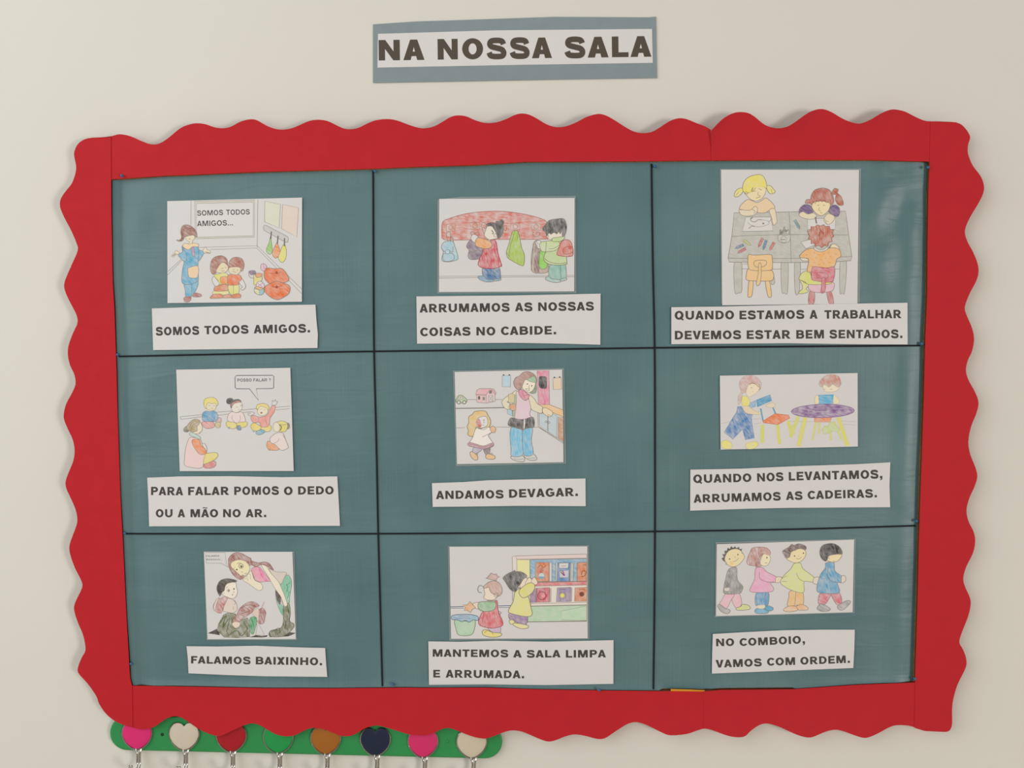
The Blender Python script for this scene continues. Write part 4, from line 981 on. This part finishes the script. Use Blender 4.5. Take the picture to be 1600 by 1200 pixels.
# 7 speak quietly
p = Pic('square white picture card of a woman bending over and whispering to a boy', 300, 850, 8, '150,100 1255,98 1298,1188 195,1190', '147,95 1274,98 1308,1196 188,1198')
p.fig('drawn_speech_bubble')
p.l('168,110 415,108 428,245 455,290 362,240 180,240', 5, (120, 116, 110), False, True)
p.text([('FALAMOS', 176, 160, 340, 158, 20), ('BAIXINHO...', 178, 202, 380, 204, 18)], (112, 108, 102))
p.fig('drawn_ground')
p.f((52, 47, 40), '195,1115 250,1090 310,1060 345,1100 345,1140', 0, False, .1); p.fig('drawn_ground'); p.f((52, 47, 40), '718,1165 800,1137 870,1150 950,1140 935,1160 880,1168', 0, False, .1); p.fig('drawn_ground'); p.f((52, 47, 40), '960,1165 1050,1110 1200,1100 1298,1112 1240,1140 1200,1155', 0, False, .1)
p.fig('drawn_woman')
p.f((112, 182, 148), '1045,600 1060,740 1130,890 1145,800 1085,720', 4); p.f((62, 52, 47), '1045,575 1080,590 1112,660 1100,755 1070,720 1050,650', 4, True, .2)
p.f((112, 182, 148), '1108,500 1140,430 1200,385 1240,450 1245,520 1225,640 1215,740 1180,725 1130,580', 6, True, .3, .2); p.l('1180,500 1195,540 1185,600', 7, (60, 120, 100)); p.l('1225,480 1180,520', 5, (60, 120, 100)); p.l('1215,590 1195,680', 6, (60, 130, 100))
p.f((88, 96, 54), '1140,790 1210,740 1232,860 1222,960 1275,1000 1260,1060 1150,1150 1000,1160 960,1130 990,1080 1110,1050 1142,950', 5, True, .35, .2, (70, 74, 48)); p.l('1000,1100 1080,1050 1120,1080 1060,1130', 6, (66, 66, 44)); p.l('1180,960 1160,1060', 6, (66, 66, 44)); p.l('1180,800 1170,900', 7, (150, 150, 110))
p.f((202, 192, 182), '960,310 1030,340 1090,352 1180,358 1150,430 1110,500 1040,440', 5, True, .15)
p.f((226, 146, 168), '745,310 830,285 880,330 950,420 985,465 920,470 850,475 800,470 770,400', 5, True, .25); p.f((228, 92, 150), '825,290 870,330 930,430 950,462 910,462 860,390', 0, True, .35, .4)
p.f((228, 212, 190), '640,430 700,380 735,330 760,390 790,450 850,480 880,520 878,560 840,582 780,550 700,490 650,462', 5, True, .1)
p.f((228, 214, 194), '868,268 930,280 990,370 1080,470 1122,560 1170,680 1190,760 1155,775 1110,660 1040,560 960,420', 5, True, .1); p.l('1120,700 1140,780', 5)
p.l('715,375 735,395 730,440', 4); p.l('650,440 690,430 700,460', 4); p.l('668,415 700,408', 4); p.l('762,400 785,452 845,480', 5)
p.f((150, 86, 72), '455,240 460,180 500,130 560,106 630,122 690,158 735,180 745,210 830,235 900,225 960,240 1000,290 1018,325 970,300 920,265 850,262 800,288 740,262 690,300 640,420 590,442 520,390 470,310', 6, True, .45, .5, (120, 72, 60))
p.f((232, 212, 172), '488,240 560,200 640,205 692,240 722,300 702,360 660,398 630,385 610,412 540,350 497,295', 4, True, .1)
p.f((150, 86, 72), '505,300 560,350 620,400 640,385 650,430 590,442 530,395', 0, True, .4, .5)
p.circ(613, 275, 28, 7, (92, 84, 60)); p.dot(616, 280, 14, (92, 86, 58)); p.dot(560, 320, 10, (92, 84, 60)); p.l('560,250 585,238 610,238', 6); p.l('525,300 540,290', 5); p.l('610,350 640,352', 5); p.l('655,375 690,360', 5)
p.fig('drawn_boy')
p.f((214, 198, 186), '430,690 520,700 560,760 560,830 500,862 420,845 390,830', 5, True, .25); p.l('520,700 545,740 525,760', 5); p.l('515,780 520,820', 5)
p.f((188, 118, 114), '265,790 300,715 450,640 435,700 395,790 360,865 290,840', 5, True, .5, .5, (150, 100, 95)); p.f((214, 198, 186), '268,800 290,720 345,665 310,740 285,830', 5, True, .3)
p.f((96, 104, 60), '395,885 450,860 540,872 600,960 690,920 722,970 722,1160 560,1172 400,1165 315,1080 330,1000', 4, False, .4, .4, (76, 80, 52)); p.l('340,1000 420,900 380,1050 470,920 430,1100', 10, (84, 92, 52)); p.l('450,1150 560,1080 620,1150 700,1050', 10, (84, 92, 52))
p.f((164, 98, 88), '505,970 560,880 600,800 680,740 760,722 840,770 780,800 740,860 640,930 560,990', 5, True, .5, .9, (140, 84, 78)); p.l('600,810 700,760 800,780', 6, (120, 70, 64)); p.l('620,870 720,840', 6, (120, 70, 64)); p.f((222, 204, 188), '498,1000 540,970 600,985 590,1030 540,1050', 4)
p.f((156, 88, 80), '830,985 832,840 880,800 922,850 912,920 892,992', 4, True, .5, .2, (130, 76, 70)); p.l('905,720 870,800', 5, (186, 120, 110)); p.f((216, 188, 176), '750,860 830,800 830,960 790,910', 3, True, .3)
p.f((48, 148, 88), '720,935 790,908 815,960 790,1050 768,1125 730,1100', 4, True, .3, .2); p.l('812,1000 808,1060 795,1140', 5, PL); p.l('830,1000 870,1070 905,1140', 5, PL); p.l('800,1138 905,1142', 5, PL)
p.f((62, 54, 47), '315,590 312,530 350,460 430,432 520,443 562,465 500,492 440,520 420,580 375,610 348,652', 4, True, .15)
p.f((230, 214, 200), '405,580 415,530 450,492 540,480 555,540 568,600 545,660 500,682 450,667 390,640 372,612', 5, True, .05)
p.circ(455, 580, 17, 5); p.dot(458, 582, 9, (86, 80, 66)); p.dot(525, 562, 10, (86, 80, 66)); p.dot(507, 635, 7, (120, 70, 60)); p.l('425,548 450,535', 5); p.l('510,590 530,600 515,612', 4); p.l('380,620 410,610', 4)
p.end()

# 8 keep the room tidy
p = Pic('white picture card of two children tidying beside a bookshelf and a waste bin', 690, 835, 6.667, '82,130 1518,125 1522,1082 98,1088', '68,126 1532,118 1537,1086 84,1102')
p.fig('drawn_skirting')
p.l('92,755 230,752', 9, (84, 98, 120)); p.l('95,770 230,768', 5, (84, 98, 120)); p.l('588,746 722,742', 9, (84, 98, 120)); p.l('590,764 715,762', 5, (84, 98, 120))
p.fig('drawn_bookshelf')
p.f((218, 204, 200), '735,232 770,225 785,260 785,400 740,400', 5, False, .2); p.f((218, 196, 192), '770,225 1100,215 1512,205 1512,247 785,260', 5, False, .2); p.l('735,400 738,690', 5, sm=False)
p.f((222, 216, 152), '785,262 918,265 920,450 785,440', 5, False, .2); p.f((114, 164, 194), '920,264 1512,252 1512,487 985,495 925,450', 5, False, .4)
p.f((212, 108, 116), '990,500 1512,490 1512,525 970,538', 5, False, .3); p.f((216, 206, 198), '925,540 1512,527 1512,732 930,745', 5, False, .05)
p.f((172, 202, 168), '935,750 1512,738 1512,900 890,910', 5, False, .3); p.f((176, 206, 172), '1245,800 1510,745 1510,895 1250,890', 3, False, .3); p.l('930,722 1512,706', 5); p.l('885,913 1512,905', 6); p.l('1512,205 1512,905', 4, sm=False)
OR, BL, PU, RD = (206, 118, 70), (74, 124, 178), (150, 128, 162), (196, 82, 96)
def book(*fs):
    p.fig('drawn_book')
    for c, a in fs: p.f(c, a, 6, False, .3, .2)
book((WHITE, '975,295 990,290 985,488 975,485'), (OR, '985,292 1120,290 1118,490 985,490'), (WHITE, '1122,295 1150,298 1148,487 1122,488'))
p.f((200, 204, 200), ' '.join('%g,%g' % (1040 + 32 * math.cos(k * math.pi / 5), 432 + 32 * math.sin(k * math.pi / 5)) for k in range(10)), 4); p.f((90, 150, 180), '1010,440 1070,440 1055,462 1025,462', 0)
p.l('1000,350 1030,320 1060,345 1090,322', 6, (150, 80, 50)); p.f((180, 80, 46), '1030,350 1055,350 1060,395 1022,395', 0)
book((BL, '1205,295 1340,292 1333,488 1200,490'), (WHITE, '1190,295 1208,295 1202,490 1188,480'), ((176, 178, 176), '1342,295 1378,300 1372,485 1338,488'))
p.f(WHITE, '1225,300 1320,297 1318,350 1225,352', 4, False, 0); p.f((196, 186, 200), '1225,385 1325,370 1320,450 1230,450', 4, False, .3); p.l('1240,390 1280,430 1260,380', 12, (130, 80, 120)); p.l('1245,330 1295,328', 5)
book((OR, '1412,300 1430,292 1512,290 1512,485 1410,487'))
p.l('1455,420 1470,380 1505,390 1490,430 1455,440', 9, (150, 90, 55)); p.l('1470,320 1508,315', 7, (150, 90, 55))
book(((152, 112, 152), '925,600 985,560 985,710 925,712'))
book((RD, '990,560 1125,553 1125,705 990,708'), (WHITE, '1128,560 1140,560 1138,705 1126,705'))
p.circ(1045, 640, 42, 9, (160, 60, 78)); p.dot(1058, 640, 20, (214, 150, 150)); p.l('1015,600 1030,580', 7, (160, 60, 78))
book((PU, '1205,557 1345,550 1340,700 1195,702'), ((176, 170, 180), '1342,552 1356,556 1352,698 1340,700'))
p.dot(1258, 636, 24, (216, 208, 110), 4); p.circ(1258, 636, 38, 4, (110, 92, 118)); p.l('1225,575 1285,572', 6, (110, 92, 118))
book(((206, 122, 78), '1390,557 1512,550 1512,695 1385,697'))
p.dot(1460, 622, 25, (112, 66, 52)); p.l('1435,575 1490,572', 7, (140, 84, 56))
p.fig('drawn_waste_bin')
p.f((166, 200, 166), '135,895 210,900 285,905 348,892 340,990 310,1045 240,1055 175,1045 155,1000', 7, True, .3); p.f((142, 176, 198), '108,848 180,835 300,835 375,855 378,895 330,890 285,915 250,895 210,908 160,888 108,885', 7, True, .3, lc=(84, 100, 120)); p.l('120,860 170,875 240,870 300,880 250,850 180,850', 4, (90, 110, 140))
p.fig('drawn_child')
p.f((192, 168, 192), '490,970 605,960 610,1022 560,1027 500,1000', 5); p.f((224, 206, 92), '425,1010 460,992 530,1020 620,1030 610,1060 530,1072 440,1052', 7); p.l('445,1025 480,1000 520,1015 535,1045', 5)
p.f((208, 94, 102), '560,695 580,700 590,800 640,930 580,970 480,972 385,930 430,805 510,800 555,770', 7, True, .35, .1, (150, 60, 72)); p.l('440,800 425,930', 4, (160, 60, 72)); p.l('590,800 622,815 605,832', 6)
p.f((226, 206, 184), '330,720 390,712 390,772 340,765', 5); p.f((226, 168, 122), '220,735 270,735 295,698 325,735 355,760 320,780 300,815 265,790 235,795 250,760', 6, False)
p.f((142, 182, 142), '388,710 470,700 560,708 558,770 510,800 430,800 383,772', 7, True, .35)
p.f((228, 206, 190), '442,560 490,548 530,600 565,610 580,640 545,682 470,680 438,655 452,620', 5, True, .05)
p.f((196, 158, 146), '438,545 490,498 560,486 610,520 632,590 600,642 560,630 520,610 500,575 492,552 445,562', 6, True, .35, .5); p.circ(568, 632, 22, 5); p.l('442,548 402,532 378,560 385,600 418,606', 7)
p.f((196, 158, 146), '460,455 480,450 515,402 545,418 570,412 575,432 605,442 575,455 570,482 510,470', 6, False, .3); p.l('470,690 560,690', 6)
p.fig('drawn_child')
p.f((148, 112, 156), '715,820 885,850 880,935 820,932 760,905 708,882', 7, True, .3); p.f((222, 212, 142), '705,900 740,890 762,920 722,938', 6); p.f((222, 212, 142), '750,925 820,930 900,950 892,977 820,980 750,947', 7)
p.f((216, 211, 132), '765,600 810,568 835,570 860,640 905,655 930,760 942,835 880,857 720,822 698,790 745,700', 7, True, .25)
p.f((228, 206, 188), '780,540 830,465 880,452 892,490 870,530 830,557 800,550', 5, True, .05); p.f((226, 206, 186), '872,520 912,448 940,470 965,445 1000,500 975,525', 5, True, .1); p.l('940,470 935,500', 4)
p.f((62, 60, 57), '640,452 690,410 745,385 760,375 775,388 830,390 888,432 850,468 820,520 790,555 772,597 720,577 685,530 662,490', 6, True, .3, .4); p.l('740,440 710,540', 9, (120, 116, 112)); p.l('780,430 760,500', 7, (110, 106, 102)); p.circ(805, 545, 15, 5)
p.f((216, 207, 104), '805,605 830,560 900,510 950,508 973,545 950,600 890,650 838,657', 7, True, .3)
p.end()

# 9 in line
p = Pic('white picture card of four children walking in a line', 1105, 820, 6.667, '100,203 1530,155 1515,910 92,950', '90,186 1544,150 1531,914 82,956')
p.fig('drawn_child')
p.f((226, 176, 190), '285,715 335,718 360,820 310,872 258,790', 5); p.f((226, 176, 190), '195,720 285,718 240,800 200,872 130,832 160,770', 5)
p.f((166, 163, 163), '108,850 130,828 190,870 240,890 215,927 150,907', 6); p.f((202, 206, 122), '300,870 350,850 370,828 430,840 442,880 320,890', 6)
p.f((136, 134, 132), '238,452 305,445 315,570 370,640 360,690 330,717 180,717 175,640 195,550 210,490', 5, True, .35, .3); p.l('255,520 242,600 180,660', 5); p.f((206, 198, 186), '178,660 235,655 225,690 185,690', 4)
p.f((68, 60, 56), '150,350 175,338 158,305 185,308 180,270 205,272 215,240 235,255 250,222 268,243 290,225 305,245 330,230 338,255 362,250 355,285 300,262 230,290 200,350 190,390 168,375', 4, False, .15)
p.f((232, 206, 160), '195,312 230,268 300,250 355,275 388,330 372,370 320,422 260,437 210,412 182,362', 5, True, .15)
p.l('270,382 300,376 328,345', 5); p.eyes((320, 310), (233, 356)); p.l('285,330 295,345', 4); p.dot(255, 400, 20, (236, 190, 140)); p.l('355,290 372,300', 5); p.l('205,390 192,410 215,415', 5)
p.fig('drawn_child')
p.f((68, 142, 190), '515,705 635,700 637,820 610,842 508,842', 5, True, .35, .2); p.l('605,720 602,800', 5); p.f((84, 162, 196), '590,860 640,845 685,865 680,890 640,897', 6); p.f((84, 162, 196), '503,882 560,865 640,900 610,924 508,920', 6); p.f(SKIN, '525,840 600,838 590,870 530,870', 0)
p.f((234, 158, 192), '505,455 575,445 620,490 722,545 715,597 660,605 692,660 680,692 600,705 448,695 470,620 495,560', 5, True, .3); p.l('545,490 550,560 620,595 700,597', 5); p.f(SKIN, '720,545 775,548 770,590 715,602', 5)
p.f((184, 124, 114), '412,380 440,300 470,245 540,232 620,242 658,282 648,320 600,350 560,430 490,427 430,417', 5, True, .55, .3, (140, 92, 84))
p.f((232, 212, 180), '563,350 592,303 650,322 657,370 625,422 580,427 553,402', 4, True, .1); p.f((150, 86, 72), '500,430 540,330 590,285 572,330 530,432', 0, True, .4, .3); p.f((190, 140, 128), '560,290 600,270 650,290 648,320 590,302', 0, True, .4); p.eyes((622, 342)); p.l('600,395 625,398', 5)
p.fig('drawn_child')
p.f((242, 180, 114), '865,690 990,695 1000,830 940,837 838,845 850,760', 5); p.l('925,700 912,832', 5); p.f((238, 176, 132), '925,852 990,830 1045,860 1042,887 950,887', 5); p.f((238, 176, 132), '793,892 840,850 920,850 942,890 860,907', 5); p.l('800,880 930,880', 8, (214, 206, 196))
p.f((208, 212, 144), '905,405 970,400 1000,460 1115,550 1100,597 1010,592 1005,702 900,690 800,640 763,600 790,540 870,460', 5, True, .25); p.l('930,500 955,560 1010,592', 5); p.l('775,562 830,530', 4); p.l('780,588 830,592', 4); p.f((216, 202, 190), '1110,555 1165,548 1167,612 1108,612', 5)
p.f((104, 74, 68), '785,275 850,232 880,203 905,212 960,197 1028,225 1022,262 960,262 900,300 870,345 820,347 800,310', 4, True, .35, 1.0)
p.f((234, 207, 164), '858,335 880,280 960,247 1022,270 1024,320 985,375 920,397 850,372 828,350', 5, True, .1); p.f((104, 74, 68), '870,270 960,225 1020,235 1015,262 960,250 900,275', 0, True, .3); p.eyes((910, 325), (1003, 295)); p.l('925,350 955,355 985,335', 5); p.l('950,320 958,330', 4)
p.fig('drawn_child')
p.f((206, 106, 120), '1290,712 1375,708 1402,800 1350,832', 5, True, .4); p.f((206, 106, 120), '1180,708 1288,712 1262,780 1225,827 1158,820', 5, True, .4); p.f((150, 148, 146), '1355,852 1440,795 1492,792 1480,830 1400,892', 5, True, .4); p.f((150, 148, 146), '1148,862 1190,823 1278,870 1265,897 1190,902 1150,882', 5, True, .4)
p.f((78, 152, 190), '1238,397 1320,395 1330,480 1402,540 1395,602 1355,602 1380,700 1300,717 1155,702 1148,620 1180,520 1230,450', 5, True, .35, .4); p.l('1262,440 1253,540 1300,590 1392,602', 5); p.l('1200,562 1230,560', 4); p.f((216, 202, 186), '1400,537 1435,533 1442,580 1400,607', 5)
p.f((232, 207, 166), '1255,335 1300,312 1395,300 1392,340 1350,382 1290,387 1248,367', 5, True, .1)
p.f((56, 51, 49), '1173,290 1190,228 1240,200 1320,197 1385,238 1407,302 1350,307 1270,322 1252,360 1230,380 1190,347', 5, True, .2, .3); p.l('1255,240 1275,225', 7, (120, 116, 114)); p.l('1290,270 1300,285', 5, (110, 106, 104)); p.l('1330,262 1335,280', 5, (110, 106, 104)); p.l('1310,378 1330,380', 4); p.l('1262,340 1275,355', 4)
p.end()

# ------------------------------------------------------------------ green coat rack under the board
rk = W(478, 1152, 0)
rack = empty('coat_rack', rk, 'green wall coat rack with eight heart-shaped hooks, half hidden by the red border', 'coat rack')
def stadium(a, b, hh, n=16):
    ax, ay = a; bx, by = b
    th = math.atan2(by - ay, bx - ax); out = []
    for c, s in ((b, -90), (a, 90)):
        for i in range(n + 1):
            q = th + math.radians(s + 180 * i / n)
            out.append((c[0] + hh * math.cos(q), c[1] + hh * math.sin(q)))
    return out
mb = MB()
L, Rr = (199, 1145), (758, 1158)
prof = [(27.0, 0.6), (27.0, 9.0), (26.4, 10.2), (24.6, 11.0)]
loops = [[W(x, y, d * MM) for x, y in stadium(L, Rr, h)] for h, d in prof]
k = len(loops[0])
for a, b in zip(loops, loops[1:]):
    mb.add(a + b, [(i, (i + 1) % k, k + (i + 1) % k, k + i)[::-1] for i in range(k)], M_GREEN, True)
mb.add(loops[-1], [tuple(range(k))[::-1]], M_GREEN); mb.add(loops[0], [tuple(range(k))], M_GREEN)
mb.build('rack_board', rk, rack)
def heart_pts(cx, yt, yb, hw):
    """heart outline: notch below yt, tip at yb"""
    H = yb - yt
    right = [(0, .115), (.18, .03), (.45, .0), (.74, .06), (.95, .24), (1.0, .42), (.93, .58), (.72, .77), (.38, .93), (.12, .99)]
    pts = [(cx + x * hw, yt + y * H) for x, y in right] + [(cx, yb)] + [(cx - x * hw, yt + y * H) for x, y in right[:0:-1]]
    return spline(pts, True, 4)
def heart_hook(cx, tip, rgb, name_label, tilt):
    e = empty('coat_hook', W(cx, tip, 12 * MM) - rk, name_label, parent=rack)
    o = W(cx, tip, 12 * MM)
    col = mottle(new_mat('heart_enamel_%02x%02x%02x' % rgb, alb(*rgb), 0.5, 0.35), alb(*rgb), 0.02, 60)
    outer = heart_pts(cx, tip - 43, tip + 1.6, 23.8); inner = heart_pts(cx, tip - 42.4, tip - 0.6, 22.7)
    # domed enamel heart
    mb = MB(); n = len(inner); rings = []
    mx, my = cx, tip - 24
    for s, d in ((1.0, 14.0), (0.97, 15.4), (0.8, 16.2), (0.45, 16.8)):
        rings.append([W(mx + (x - mx) * s, my + (y - my) * s, d * MM) for x, y in inner])
    for a, b in zip(rings, rings[1:]):
        mb.add(a + b, [(i, n + i, n + (i + 1) % n, (i + 1) % n)[::-1] for i in range(n)], col, True)
    mb.add(rings[-1], [tuple(range(n))[::-1]], col, True)
    mb.build('heart', o, e)
    # chrome cup around it
    mb = MB(); k = len(outer); rings = []
    for s, d in ((0.98, 11.2), (1.02, 12.6), (1.015, 14.0), (0.985, 14.6), (0.95, 14.4), (0.92, 13.6)):
        rings.append([W(mx + (x - mx) * s, my + (y - my) * s, d * MM) for x, y in outer])
    for a, b in zip(rings, rings[1:]):
        mb.add(a + b, [(i, k + i, k + (i + 1) % k, (i + 1) % k)[::-1] for i in range(k)], M_CHROME, True)
    mb.add(rings[0], [tuple(range(k))], M_CHROME); mb.add(rings[-1], [tuple(range(k))[::-1]], M_CHROME)
    mb.build('heart_cup', o, e, label='chrome cup round the heart')
    # bent double wire
    base = W(cx + 3.2, tip - 2, 12.4 * MM)
    for dx in (-2.1, 2.1):
        x = base.x + dx * MM
        path = [Vector((x + dx * 1.0 * MM, base.y, base.z)), Vector((x + dx * .5 * MM, base.y - 2.2 * MM, base.z - 5 * MM)),
                Vector((x, base.y - 2.6 * MM, base.z - 10 * MM)), Vector((x - 0.3 * MM, base.y - 2 * MM, base.z - 17 * MM)), Vector((x - 0.5 * MM, base.y - 4 * MM, base.z - 27 * MM)),
                Vector((x - 0.8 * MM, base.y - 11 * MM, base.z - 34 * MM)), Vector((x - 1.2 * MM, base.y - 21 * MM, base.z - 34 * MM)), Vector((x - 1.8 * MM, base.y - 28 * MM, base.z - 26 * MM)),
                Vector((x - 2.4 * MM, base.y - 30 * MM, base.z - 16 * MM))]
        sm = []
        for i in range(len(path) - 1):
            a, b, c, d = path[max(i - 1, 0)], path[i], path[i + 1], path[min(i + 2, len(path) - 1)]
            for j in range(4):
                t = j / 4
                sm.append(0.5 * (2 * b + (c - a) * t + (2 * a - 5 * b + 4 * c - d) * t * t + (3 * b - a - 3 * c + d) * t ** 3))
        sm.append(path[-1])
        mb = MB(); tube(mb, sm, 1.75 * MM, M_CHROME, 10)
        mb.build('wire', o, e)
for cx, tip, rgb, lb in [(213.8, 1170.7, (206, 40, 108), 'bright pink heart hook'), (287.6, 1172, (194, 183, 165), 'cream heart hook'),
                         (361.2, 1174.5, (158, 22, 32), 'red heart hook'), (434.5, 1176.7, (30, 138, 70), 'green heart hook'),
                         (508.8, 1178.5, (150, 92, 30), 'brown heart hook'), (586.4, 1180.3, (24, 34, 58), 'navy blue heart hook'),
                         (660.9, 1183.3, (198, 44, 98), 'pink heart hook'), (737, 1184.3, (192, 180, 160), 'off-white heart hook')]:
    heart_hook(cx, tip, rgb, lb, 0)
M_DARK = new_mat('dark_screw', alb(24, 56, 36), 0.5, 0.3)
for x, y, m in ((253.5, 1147.5, M_DARK), (699, 1158.5, M_GREEN)):
    mb = MB(); ball(mb, W(x, y, 11.0 * MM), 2.8 * MM, m, 12, 8, (1, 0.5, 1))
    mb.build('screw', rk, rack)
